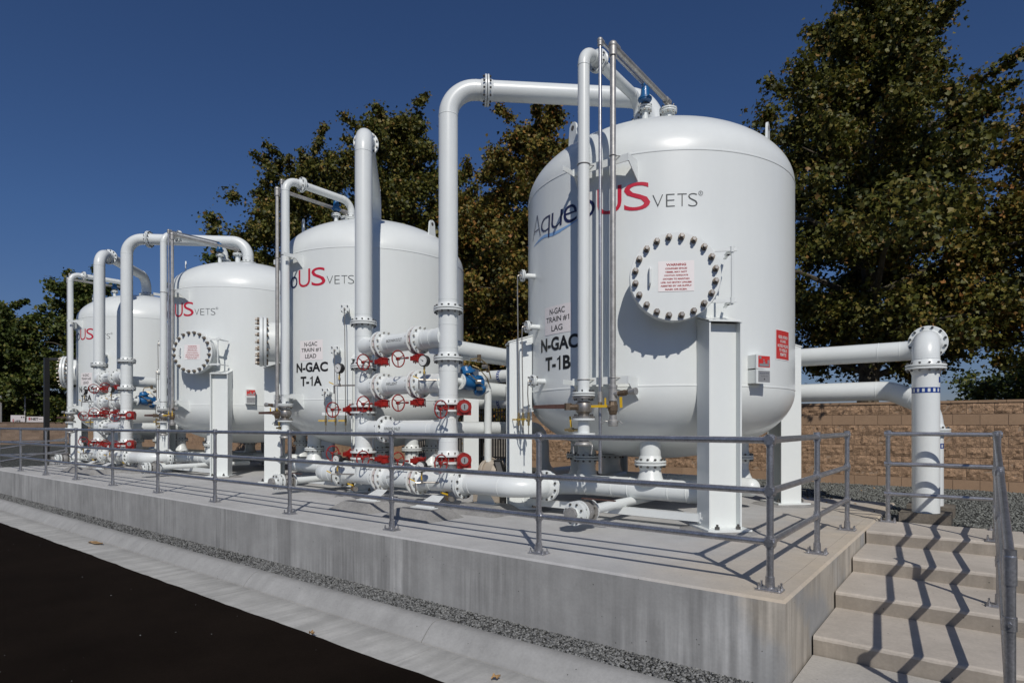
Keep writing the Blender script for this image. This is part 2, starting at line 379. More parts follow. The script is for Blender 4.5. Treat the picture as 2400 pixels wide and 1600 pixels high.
def on_cyl(m, v, f, T, az0, R, lift=.004, step=.03):
    """(arc length, height) onto the upright cylinder at T; az measured from -y towards +x"""
    v, f = slice_x(v, f, step); r = R+lift; a = az0+v[:, 0]/R
    m.add([(T[0]+r*math.sin(t), T[1]-r*math.cos(t), z) for t, z in zip(a, v[:, 1])], f)
def on_plane(m, v, f, o, u, n, lift=.003):
    o = np.asarray(o, float)+np.asarray(n, float)*lift; m.add([o+u*p[0]+V(0, 0, 1)*p[1] for p in v], f)
def rect(x0, x1, z0, z1): return np.array([(x0, z0), (x1, z0), (x1, z1), (x0, z1)], float), [(0, 1, 2, 3)]

# ---------------------------------------------------------------- setting: ground, road, kerb, slab, stairs
TOPZ = 0.0; PX0, PX1, PY0, PY1 = -22.0, .155, -.22, 6.25
def sheet(name, pts, m, label=None, kind='structure'):
    q = M().mat(m); q.add(pts, [tuple(range(len(pts)))]); o = q.build(name, smooth=False); tag(o, label, None, None, kind); return o
sheet('ground', [(-900, -900, -.80), (900, -900, -.80), (900, 1500, -.80), (-900, 1500, -.80)], DIRT)
sheet('yard_ground', [(-46, 3.6, -.035), (34, 3.6, -.035), (34, 9.7, -.035), (-46, 9.7, -.035)], GRAVEL)
q = M().mat(GRAVEL)
q.add([(-46, -.5, -.16), (-22.05, -.5, -.16), (-22.05, 3.6, -.035), (-46, 3.6, -.035)], [(0, 1, 2, 3)])
q.add([(1.56, -.6, -.62), (34, -.6, -.62), (34, 3.6, -.035), (1.56, 3.6, -.035)], [(0, 1, 2, 3)])
q.add([(-46, -.52, -.625), (.15, -.52, -.625), (.15, -.15, -.61), (-46, -.15, -.61)], [(0, 1, 2, 3)])
tag(q.build('gravel_bed', smooth=False), None, None, None, 'structure')
# asphalt with a ragged edge
random.seed(4); q = M().mat(ASPHALT); n = 1000; xs = np.linspace(-60, 34, n); ed = []
e = 0
for i in range(n):
    e = e*.85+random.uniform(-.006, .006); ed.append(-1.31+e)
vs = [(x, y, -.722) for x, y in zip(xs, ed)]+[(x, -60, -.722) for x in xs]
q.add(vs, [(i, n+i, n+i+1, i+1) for i in range(n-1)]); tag(q.build('asphalt_road', smooth=False), None, None, None, 'structure')
# rolled kerb and gutter in cast lengths
q = M().mat(CONC_KERB)
prof = [(-.50, -.80), (-.50, -.622), (-.510, -.613), (-.60, -.611), (-.635, -.620), (-.672, -.645), (-.720, -.690), (-.760, -.735), (-.775, -.752), (-.782, -.80)]
pan = [(-.792, -.80), (-.792, -.752), (-.806, -.742), (-1.0, -.740), (-1.345, -.734), (-1.345, -.80)]
x = 6.4+3.05*9
while x > -60:
    q.mat(CONC_KERB).prism([(x-.005, a, b) for a, b in prof], (-(3.05-.01), 0, 0)); q.mat(CONC_PAN).prism([(x+.2, a, b) for a, b in pan], (-(3.05-.006), 0, 0)); x -= 3.05
tag(q.build('kerb_and_gutter', ang=50), None, None, None, 'structure')
# slab
q = M(); ch = .018
outl = [(-20.25, PY0), (PX1, PY0), (PX1, PY1), (PX0, PY1), (PX0, 1.62), (-20.25, 1.62)]
cx = [(-20.25+ch, PY0+ch), (PX1-ch, PY0+ch), (PX1-ch, PY1-ch), (PX0+ch, PY1-ch), (PX0+ch, 1.62+ch), (-20.25+ch, 1.62+ch)]
q.mat(CONC_PAD); q.add([(x, y, TOPZ) for x, y in cx], [(0, 1, 5), (1, 2, 3), (1, 3, 5), (3, 4, 5)])
for i in range(6):
    j = (i+1) % 6; a, b, c, d = outl[i], outl[j], cx[j], cx[i]
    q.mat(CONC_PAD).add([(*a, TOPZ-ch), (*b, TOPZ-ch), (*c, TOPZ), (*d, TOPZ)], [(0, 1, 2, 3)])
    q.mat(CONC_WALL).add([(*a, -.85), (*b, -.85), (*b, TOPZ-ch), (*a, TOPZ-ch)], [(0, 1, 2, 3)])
tag(q.build('concrete_pad', smooth=False), None, None, None, 'structure')
# hairline joint in the slab beside the rail
q = M().mat(CONC_RISER); q.box((.03, 3.0, .0008), (.003, 6.2, .0016)); tag(q.build('slab_joint', smooth=False), None, None, None, 'structure')
# walkway at the foot of the stairs
tag(M().mat(concrete('walk_concrete', (.42, .40, .365), 0, .1, .09)).box((3.1, -.02, -.63), (5.86, 1.12, .10)).build('walkway', smooth=False), None, None, None, 'structure')
# stairs
q = M(); sx0, sx1 = .170, 1.55; st = [(.55, -.435), (1.45, -.29), (2.35, -.145), (3.25, 0.0)]; rs = random.Random(5); NX = 40
for i, (y, z) in enumerate(st):
    zb = st[i-1][1] if i else -.60; ye = st[i+1][0]+.012 if i < 3 else 4.16
    pr = [(y+.012, zb-.02), (y, z-.030), (y+.004, z-.012), (y+.016, z-.001), (y+.05, z), (ye+.02, z)]
    vs = []
    for k in range(NX+1):
        xx = sx0+(sx1-sx0)*k/NX; jit = [rs.uniform(-.002, .002) for _ in pr]; vs += [(xx, a+(jit[n_] if 0 < n_ < 4 else 0), b+(jit[n_]*.6 if 0 < n_ < 4 else 0)) for n_, (a, b) in enumerate(pr)]
    P_ = len(pr)
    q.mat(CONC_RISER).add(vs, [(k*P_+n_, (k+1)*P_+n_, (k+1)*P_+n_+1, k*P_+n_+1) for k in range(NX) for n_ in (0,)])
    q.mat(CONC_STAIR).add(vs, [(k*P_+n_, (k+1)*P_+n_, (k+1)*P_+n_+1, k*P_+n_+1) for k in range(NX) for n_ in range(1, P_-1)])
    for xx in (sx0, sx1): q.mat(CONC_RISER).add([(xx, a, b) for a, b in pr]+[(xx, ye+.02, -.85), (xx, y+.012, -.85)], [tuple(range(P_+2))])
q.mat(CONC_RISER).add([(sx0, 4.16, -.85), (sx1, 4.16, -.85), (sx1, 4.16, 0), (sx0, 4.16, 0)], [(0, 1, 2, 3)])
tag(q.build('concrete_stairs', ang=25), 'short flight of beige concrete steps beside the slab with striped rail shadows', 'stairs')

# gravel stones lying on the beds
def stones(name, m, n, area, size, seed, zf, label):
    rng = np.random.default_rng(seed); base = np.array([(1, 0, 0), (-1, 0, 0), (0, 1, 0), (0, -1, 0), (0, 0, 1), (0, 0, -1), ], float)
    fc = np.array([(0, 2, 4), (2, 1, 4), (1, 3, 4), (3, 0, 4), (2, 0, 5), (1, 2, 5), (3, 1, 5), (0, 3, 5)])
    x = rng.uniform(area[0], area[1], n); y = rng.uniform(area[2], area[3], n)
    ang = rng.uniform(0, 6.28, (n, 3)); sc = size*rng.uniform(.55, 1.35, (n, 1))*rng.uniform(.6, 1.2, (n, 3))
    ca, sa = np.cos(ang), np.sin(ang); P = base[None]*sc[:, None, :]*(1+rng.uniform(-.3, .3, (n, 6, 1)))
    def rot(P, i, j, k): c, s_ = ca[:, k, None], sa[:, k, None]; a, b = P[..., i]*c-P[..., j]*s_, P[..., i]*s_+P[..., j]*c; P[..., i] = a; P[..., j] = b
    rot(P, 0, 1, 0); rot(P, 1, 2, 1); rot(P, 0, 2, 2)
    P[..., 2] *= .7; P += np.stack([x, y, zf(x, y)+size*.35], -1)[:, None, :]
    F = (fc[None]+np.arange(n)[:, None, None]*6).reshape(-1, 3)
    me = bpy.data.meshes.new(name); me.vertices.add(n*6); me.vertices.foreach_set('co', P.reshape(-1))
    me.loops.add(len(F)*3); me.loops.foreach_set('vertex_index', F.reshape(-1).astype(np.int32))
    me.polygons.add(len(F)); me.polygons.foreach_set('loop_start', np.arange(0, len(F)*3, 3, dtype=np.int32)); me.polygons.foreach_set('loop_total', np.full(len(F), 3, np.int32))
    me.update(calc_edges=True); me.materials.append(m); o = bpy.data.objects.new(name, me); col.objects.link(o); tag(o, label, 'gravel', None, 'stuff'); return o
stones('gravel', STONE, 9500, (-6.5, .15, -.505, -.20), .0145, 1, lambda x, y: -.62+(y+.5)*.05, 'strip of crushed grey gravel between the kerb and the slab wall')
stones('gravel', STONE, 9000, (-20, -6.5, -.505, -.20), .014, 2, lambda x, y: -.62+(y+.5)*.05, 'far part of the grey gravel strip along the slab wall')
stones('gravel', STONE2, 42000, (-3.5, 7.5, 4.0, 9.5), .019, 3, lambda x, y: -.035+0*x, 'grey green gravel covering the yard in front of the block wall')
stones('gravel', STONE2, 6000, (1.56, 4.5, -.6, 4.0), .019, 5, lambda x, y: np.where(y < 3.6, -.62+(y+.6)/4.2*.585, -.035), 'grey green gravel bank beside the steps')

# ---------------------------------------------------------------- pressure vessels
VR, ZB, ZT, HD, TY = 1.83, 1.61, 4.34, .905, 3.636
def fr(T, a):
    """frame on the shell: point function, outward, tangent (towards +azimuth)"""
    a = R_(a); er = V(math.sin(a), -math.cos(a), 0); et = V(math.cos(a), math.sin(a), 0)
    return (lambda r, t, z: V(T[0], T[1], 0)+er*r+et*t+V(0, 0, z)), er, et, V(0, 0, 1)
def bolts(m, c, ax, R, n, r=.011, length=.05, off=0., mt=None, head=True, phase=.5):
    u, v, a = basis(ax); c = np.asarray(c, float); m.mat(mt or DARKB)
    for i in range(n):
        t = 2*math.pi*(i+phase)/n; p = c+(u*math.cos(t)+v*math.sin(t))*R
        m.cyl(p-a*length/2, p+a*length/2, r*.6, seg=6)
        m.cyl(p-a*(length/2-.004), p-a*(length/2-.018), r, seg=6); m.cyl(p+a*(length/2-.018), p+a*(length/2-.004), r, seg=6)
def flange(parent, c, ax, rp, R=None, th=.026, gap=.008, n=12, name='flange', neck=(1, 1), mt=None, blind=False):
    """bolted pair of flanges round a pipe of radius rp"""
    R = R or rp+.072; c = np.asarray(c, float); ax = np.asarray(ax, float)/np.linalg.norm(ax); m = M().mat(mt or WHITE2)
    for s in (-1, 1):
        a = ax*s; nk = neck[0 if s < 0 else 1]; o = c+a*gap/2
        pr = [(0, rp*.5), (0, R-.006), (.004, R), (th-.004, R), (th, R-.006)]
        pr += [(th, rp+.022), (th+.055, rp+.003), (th+.06, rp)] if nk else [(th, rp)]
        m.revolve(o, a, pr, 36)
    m.mat(GASKET).cyl(c-ax*gap*.45, c+ax*gap*.45, R-.03, seg=28)
    bolts(m, c, ax, (R+rp)/2+.012, n, .0165 if rp > .09 else .011, gap+2*th+.055)
    return m.build(name, parent)
def bbox_text(m, T, az0, txt, x0, x1, z0, z1, w=0, shear=0, sp=1, lift=.004, R=VR):
    v, f = fit(txt, x0, x1, z0, z1, w, shear, sp); on_cyl(m, v, f, T, az0, R, lift)

def vessel(x, sg, name_lbl, tank_id, train, role):
    T = (x, TY); root = thing('pressure_vessel', (x, TY, 0), name_lbl, 'tank', 'white carbon filter vessels on legs in a row')
    # shell with elliptical heads and weld seams
    pr = []
    for i in range(25):
        t = math.pi/2*i/24; pr.append((ZB-HD*math.cos(t), VR*math.sin(t)))
    pr += [(ZB+.006, VR), (ZB+.012, VR+.005), (ZB+.026, VR+.005), (ZB+.032, VR), (ZB+.05, VR), (ZT-.05, VR), (ZT-.03, VR), (ZT-.025, VR+.005), (ZT-.01, VR+.005), (ZT-.004, VR)]
    for i in range(25):
        t = math.pi/2*i/24; pr.append((ZT+HD*math.sin(t), VR*math.cos(t)))
    M().mat(WHITE).revolve((x, TY, 0), (0, 0, 1), pr, 128).build('shell', root, ang=22)
    # four wide-flange legs
    for a in (45, 135, -45, -135):
        P, er, et, ez = fr(T, a); m = M().mat(WHITE); ax = (er, et, ez)
        for s in (-1, 1): m.box(P(1.985, s*.179, 1.165), (.31, .018, 2.27), ax)
        m.box(P(2.035, 0, 1.165), (.016, .340, 2.27), ax)
        m.prism([P(1.80, -.195, 2.405), P(2.155, -.195, 2.305), P(2.155, .195, 2.305), P(1.80, .195, 2.405)], (0, 0, .014))
        for s in (-1, 1): m.prism([P(1.79, s*.179, 2.30), P(2.14, s*.179, 2.30), P(1.79, s*.179, 2.40)], et*.012*s)
        leg = m.build('leg', root)
        m = M().mat(WHITE).box(P(2.0, 0, .035), (.50, .50, .022), ax); m.mat(DARKB)
        for p, t in ((2.19, .12), (2.19, -.12), (1.83, .12), (1.83, -.12)):
            m.cyl(P(p, t, .046), P(p, t, .076), .026, seg=6); m.cyl(P(p, t, .07), P(p, t, .10), .013, seg=10)
        m.build('base_plate', leg)
        random.seed(int(a+200)); g = []
        for k in range(12):
            t = 2*math.pi*k/12; g.append((math.cos(t)*random.uniform(.36, .44), math.sin(t)*random.uniform(.36, .44)))
        c = P(2.0, 0, 0); m = M().mat(CONC_PIER); vs = [(c[0]+p*1.12, c[1]+q_*1.12, .001) for p, q_ in g]+[(c[0]+p*.82, c[1]+q_*.82, .024) for p, q_ in g]
        m.add(vs, [(i, (i+1) % 12, 12+(i+1) % 12, 12+i) for i in range(12)]+[tuple(range(12, 24))]); m.build('grout_bed', leg, smooth=False)
    # manway
    P, er, et, ez = fr(T, 30*sg); zc = 2.787; c0 = P(0, 0, zc)
    man = M().mat(WHITE); man.revolve(c0, er, [(1.60, .385), (2.06, .385), (2.075, .395), (2.075, .478), (2.08, .483), (2.125, .483), (2.13, .478), (2.13, .30)], 72)
    man.mat(GASKET).cyl(c0+er*2.128, c0+er*2.142, .46, seg=48); man = man.build('manway', root)
    cov = M().mat(WHITE).revolve(c0, er, [(2.141, .30), (2.141, .478), (2.146, .483), (2.195, .483), (2.20, .478), (2.20, .001)], 72)
    hz = -.27*sg; m_ = cov.mat(WHITE)
    m_.pipe([P(2.195, hz, zc-.09), P(2.26, hz, zc-.09), P(2.26, hz, zc+.09), P(2.195, hz, zc+.09)], .011, bend=.02, seg=10, seam=False)
    cov = cov.build('cover', man)
    for i in range(20):
        t = 2*math.pi*(i+.5)/20; p = c0+(et*math.cos(t)+ez*math.sin(t))*.428; b = M()
        b.mat(BOLT).cyl(p+er*2.20, p+er*2.208, .034, seg=16); b.cyl(p+er*2.208, p+er*2.242, .033, seg=6); b.mat(STEEL).cyl(p+er*2.24, p+er*2.278, .018, seg=12)
        b.mat(BOLT).cyl(p+er*2.075, p+er*2.045, .0295, seg=6); b.cyl(p+er*2.12, p+er*2.15, .017, seg=8)
        b.build('bolt', man)
    hg = M().mat(WHITE)
    for s in (-1, 1):
        z = zc+s*.275; hg.box(P(2.17, sg*.515, z), (.02, .27, .035), (er, et, ez)); hg.box(P(2.06, sg*.60, z), (.22, .075, .014), (er, et, ez)); hg.cyl(P(2.17, sg*.60, z-.03), P(2.17, sg*.60, z+.03), .024, seg=14)
    hg.cyl(P(2.17, sg*.60, zc-.32), P(2.17, sg*.60, zc+.30), .0125, seg=12)
    hg.box(P(1.90, sg*.60, zc-.275), (.22, .03, .014), (er, et, ez)); hg.box(P(1.90, sg*.60, zc+.275), (.22, .03, .014), (er, et, ez)); hg.build('hinge', man)
    s_ = M().mat(SIGNW); o = c0+er*2.203-ez*zc
    v, f = rect(-.18, .20, zc-.165, zc+.165); on_plane(s_, v, f, o, et, er, .001)
    s_.mat(SIGNT)
    for k, (tx, hw) in enumerate((('WARNING', .105), ('CONFINED SPACE!', .115), ('VESSEL MAY NOT', .115), ('CONTAIN ADEQUATE', .125), ('OXYGEN TO MAINTAIN', .14), ('LIFE. NO ENTRY UNLESS', .162), ('ASSISTED BY AIR SUPPLY', .165), ('MASK OR SCBA', .115))):
        zz = zc+.125-k*.0375; h = .026 if k == 0 else .018
        if k: zz -= .004
        v, f = fit(tx, .01-hw, .01+hw, zz-h/2, zz+h/2, .03); on_plane(s_, v, f, o, et, er, .003)
    s_.build('warning_sign', cov, smooth=False, label='white sticker of red lettering headed WARNING')
    # lifting lugs
    for a in (-24, 96, 216):
        P, er, et, ez = fr(T, a); rr = 1.40 if a != 96 else 1.50; zs = ZT+HD*math.sqrt(1-(rr/VR)**2)
        pl = []
        for s, t in ((-.11, -.12), (-.08, .20)): pl.append(P(rr, s, zs+t))
        for k in range(7): t = math.pi*k/6; pl.append(P(rr, -.08*math.cos(t), zs+.20+.08*math.sin(t)))
        pl.append(P(rr, .11, zs-.12)); m = M().mat(WHITE).prism(pl, er*.028); m.mat(BOLT).cyl(P(rr-.002, 0, zs+.20), P(rr+.03, 0, zs+.20), .034, seg=16); m.build('lifting_lug', root)
    # top nozzles
    def top(dx, dy, r, zt, R=None):
        rad = math.hypot(dx, dy); zs = ZT+HD*math.sqrt(1-(rad/VR)**2)
        nz = M().mat(WHITE2).cyl((x+dx, TY+dy, zs-.06), (x+dx, TY+dy, zt), r, seg=28).build('nozzle', root)
        flange(nz, (x+dx, TY+dy, zt), (0, 0, 1), r, R, n=8 if r < .1 else 12, neck=(0, 0), th=.022)
    pdx = dict(fill=.045, vent=.41*sg if sg > 0 else -.28, air=.25*sg if sg > 0 else -.12)
    top(0, 0, .135, 5.315, .205); top(pdx['fill'], -.62, .07, 5.25, .13); top(pdx['vent'], -.49, .058, 5.37, .115); top(pdx['air'], -.86, .04, 5.30, .088)
    # bottom nozzles down to the drain header
    for dx, dy in ((.45, -1.13), (-.80, -.57), (-1.22, -.10), (-1.03, .62), (.90, .95)):
        dx *= sg; rad = math.hypot(dx, dy); zs = ZB-HD*math.sqrt(1-(rad/VR)**2); zb = .375 if dy < -.8 else .30
        nz = M().mat(WHITE2).cyl((x+dx, TY+dy, zs+.12), (x+dx, TY+dy, zb), .128, seg=28)
        nz.revolve((x+dx, TY+dy, zb), (0, 0, 1), [(.06, .20), (.10, .175), (.15, .15), (.21, .136), (.23, .128)], 32); nz = nz.build('nozzle', root)
        flange(nz, (x+dx, TY+dy, .705), (0, 0, 1), .128, .195)
    for yy, zz, xa, xb in ((-1.13, .375, -.83, 1.15), (.62, .30, -1.2, 1.15)):
        m = M().mat(WHITE2).pipe([(x+xa*sg, TY+yy, zz), (x+xb*sg, TY+yy, zz)], .133, seam=False)
        for dx in (-.55, -.05, .18, .72, .95): m.ring((x+dx*sg, TY+yy, zz), (1, 0, 0), .133, .014, .005)
        if yy > 0: m.sphere((x+xb*sg, TY+yy, zz), .133, 20)
        m.build('drain_header', root)
    m = M().mat(WHITE2).pipe([(x-.80*sg, TY-.57, .30), (x-.80*sg, TY+.62, .30)], .133, seam=False).build('drain_header', root)
    # sample ports with tubing to a row of small valves
    for a, z, k in ((-36*sg, 3.19, 2), (-31*sg, 2.475, 1), (-26*sg, 1.745, 0)):
        P, er, et, ez = fr(T, a); nz = M().mat(WHITE2).cyl(P(1.80, 0, z), P(2.0, 0, z), .036, seg=18).build('sample_port', root)
        flange(nz, P(2.0, 0, z), er, .036, .079, th=.018, n=4, neck=(0, 0), gap=.005)
        tx = -.012*sg
        m = M().mat(STEEL).cyl(P(2.02, 0, z), P(2.055, 0, z), .014, seg=10)
        m.pipe([P(2.05, 0, z), P(2.07, 0, z), P(2.07, tx, z-.16), P(2.05, tx*2, 1.40), P(2.05, tx*2, 1.02)], .0075, bend=.03, seg=8, seam=False); m.build('sample_tube', nz)
        m = M().mat(BRASS).cyl(P(2.05, tx*2, 1.17), P(2.05, tx*2, 1.34), .015, seg=8); m.cyl(P(2.05, tx*2, 1.22), P(2.05, tx*2, 1.29), .021, seg=6); m.cyl(P(2.03, tx*2, 1.25), P(2.10, tx*2, 1.25), .009, seg=8)
        m.mat(YELLOW).box(P(2.105, tx*2-.05, 1.25), (.006, .12, .020), (er, et, ez)); m.build('sample_valve', nz)
    P, er, et, ez = fr(T, -31*sg); M().mat(WHITE).box(P(2.03, 0, 1.37), (.012, .46, .05), (er, et, ez)).box(P(1.93, -.2, 1.37), (.20, .05, .012), (er, et, ez)).build('tube_bracket', root)
    # brackets carrying the vertical pipes
    for z in (4.20, 1.69):
        xs = [x+pdx[k] for k in ('fill', 'vent', 'air')]; xa, xb = min(xs)-.20, max(xs)+.16; m = M().mat(WHITE)
        m.box(((xa+xb)/2, 1.668, z), (xb-xa, .012, .085)); m.box(((xa+xb)/2, 1.70, z+.037), (xb-xa, .055, .012))
        for xe in (xa, xb):
            yy = TY-math.sqrt(VR*VR-(xe-x)**2)+.02; m.box((xe, (1.66+yy)/2, z), (.012, yy-1.66, .085)); m.prism([(xe, 1.668, z-.04), (xe, yy, z-.04), (xe, yy, z-.22)], (.010, 0, 0))
        out = xa if sg > 0 else xb; m.box((out, 1.56, z-.01), (.010, .24, .06)); m.build('pipe_bracket', root)
    # lettering on the shell
    m = M(); LO = 0.0
    m.mat(NAVY)
    bbox_text(m, T, LO, 'A', -1.225, -.93, 3.68, 3.985, -.030, .04); bbox_text(m, T, LO, 'q', -.93, -.70, 3.60, 3.885, -.016, .02); bbox_text(m, T, LO, 'u', -.665, -.45, 3.685, 3.885, -.014, .02)
    bbox_text(m, T, LO, 'e', -.415, -.195, 3.68, 3.90, -.008); bbox_text(m, T, LO, 'o', -.165, .062, 3.68, 3.895, -.007)
    m.mat(LRED); bbox_text(m, T, LO, 'U', .098, .398, 3.665, 3.985, -.004); bbox_text(m, T, LO, 'S', .426, .728, 3.660, 3.985, -.003)
    m.mat(LGREY); w_ = -.022
    bbox_text(m, T, LO, 'V', .753, .872, 3.672, 3.816, w_); bbox_text(m, T, LO, 'E', .904, 1.002, 3.672, 3.816, w_); bbox_text(m, T, LO, 'T', 1.031, 1.136, 3.672, 3.816, w_); bbox_text(m, T, LO, 'S', 1.152, 1.258, 3.668, 3.818, w_)
    bbox_text(m, T, LO, 'R', 1.285, 1.305, 3.806, 3.832, -.01)
    th = np.linspace(0, 2*math.pi, 25); ro, ri = .0265, .0225
    v = np.array([(1.294+a*math.cos(t), 3.819+a*math.sin(t)) for a in (ro, ri) for t in th]); on_cyl(m, v, [(i, i+1, 26+i, 25+i) for i in range(24)], T, LO, VR, .0045)
    m.mat(LBLUE); n_ = 40; v = []
    for i in range(n_+1):
        t = i/n_; xx = -1.19+t*1.06; up = 3.60+.065*math.sin(min(1, t*1.9)*math.pi*.62)-.085*max(0, t-.33)*1.5+.19*max(0, t-.5)**1.5*1.9; v.append((xx, up))
    for i in range(n_+1):
        t = i/n_; hw = .042*math.sin(math.pi*t)**.8*(1 if t < .7 else .9); v.append((v[i][0], v[i][1]-hw-.001))
    on_cyl(m, np.array(v), [(i, i+1, n_+2+i, n_+1+i) for i in range(n_)], T, LO, VR, .003)
    m.build('shell_lettering', root, smooth=False, label='company name in navy, red and grey with a pale blue swoosh')
    # train sign and tank number
    sc_ = 13.0*sg if sg < 0 else -17.0
    sc_ = -17.0 if sg > 0 else 12.7
    C0 = math.radians(sc_)*VR
    m = M().mat(SIGNW); v, f = rect(C0-.265, C0+.265, 2.335, 2.695); on_cyl(m, v, f, T, 0, VR, .003)
    m.mat(LBLACK)
    for tx, hw, zz in (('N-GAC', .15, 2.625), ('TRAIN #'+train, .225, 2.52), (role, .13 if role == 'LEAD' else .11, 2.41)): bbox_text(m, T, 0, tx, C0-hw, C0+hw, zz-.038, zz+.038, .014)
    m.build('train_sign', root, smooth=False, label='white sticker reading N-GAC TRAIN #%s %s' % (train, role))
    m = M().mat(LBLACK); bbox_text(m, T, 0, 'N-GAC', C0-.37, C0+.37, 2.125, 2.300, .034); bbox_text(m, T, 0, 'T-'+tank_id, C0-.25, C0+.25, 1.875, 2.050, .034)
    m.build('tank_number', root, smooth=False, label='black lettering N-GAC T-'+tank_id)
    if sg > 0:      # nameplate boxes and the red notice
        P, er, et, ez = fr(T, 62.5); m = M().mat(WHITE)
        for zz in (1.905, 1.735): m.box(P(1.885, 0, zz), (.13, .20, .155), (er, et, ez)); m.box(P(1.955, 0, zz), (.012, .21, .165), (er, et, ez))
        nb = m.build('nameplate_box', root); o = P(1.961, 0, 0)
        m = M().mat(SIGNR); v, f = rect(-.075, .105, 1.84, 1.97); on_plane(m, v, f, o, et, er, .002); m.mat(PLATE)
        for a_, b_, c_, d_ in ((-.06, -.03, 1.935, 1.962), (-.005, .02, 1.915, 1.93), (-.06, .09, 1.85, 1.882), (.065, .095, 1.885, 1.925), (.0, .03, 1.885, 1.905)): v, f = rect(a_, b_, c_, d_); on_plane(m, v, f, o, et, er, .004)
        m.build('red_nameplate', nb, smooth=False)
        m = M().mat(PLATE); v, f = rect(-.075, .105, 1.67, 1.80); on_plane(m, v, f, o, et, er, .002); m.mat(NAVY); v, f = fit('AqueoUS VETS', -.055, .085, 1.762, 1.778); on_plane(m, v, f, o, et, er, .004)
        m.mat(LGREY); v, f = fit('EMERGENCY SERVICE', -.03, .075, 1.733, 1.739); on_plane(m, v, f, o, et, er, .004); m.cyl(o+et*.018+ez*1.705+er*.003, o+et*.018+ez*1.705+er*.006, .008, seg=10); m.build('grey_nameplate', nb, smooth=False)
        C1 = math.radians(80.6)*VR; m = M().mat(SIGNW); v, f = rect(C1-.185, C1+.185, 1.965, 2.335); on_cyl(m, v, f, T, 0, VR, .003)
        m.mat(SIGNR); v, f = rect(C1-.175, C1+.175, 1.977, 2.323); on_cyl(m, v, f, T, 0, VR, .0045); m.mat(DIAL)
        for k, (tx, hw) in enumerate((('VESSEL INTERIOR', .13), ('IS LINED,', .08), ('NO FIELD WELDING', .145), ('TO VESSEL IS', .11), ('PERMITTED', .085))): bbox_text(m, T, 0, tx, C1-hw, C1+hw, 2.225-k*.053, 2.262-k*.053, .02, lift=.006)
        m.build('red_notice', root, smooth=False)
    return root, pdx
XB, XA, TO = -2.534, -8.74, -11.2
vB, pB = vessel(XB, 1, 'nearest and largest-looking white vessel, numbered T-1B', '1B', '1', 'LAG')
vA, pA = vessel(XA, -1, 'white vessel numbered T-1A, second from the right', '1A', '1', 'LEAD')
vB2, _ = vessel(XB+TO, 1, 'white vessel with round bolted manway between the T-1A vessel and the farthest one', '2B', '2', 'LAG')
vA2, _ = vessel(XA+TO, -1, 'farthest white vessel, numbered T-2A, partly behind two risers', '2A', '2', 'LEAD')

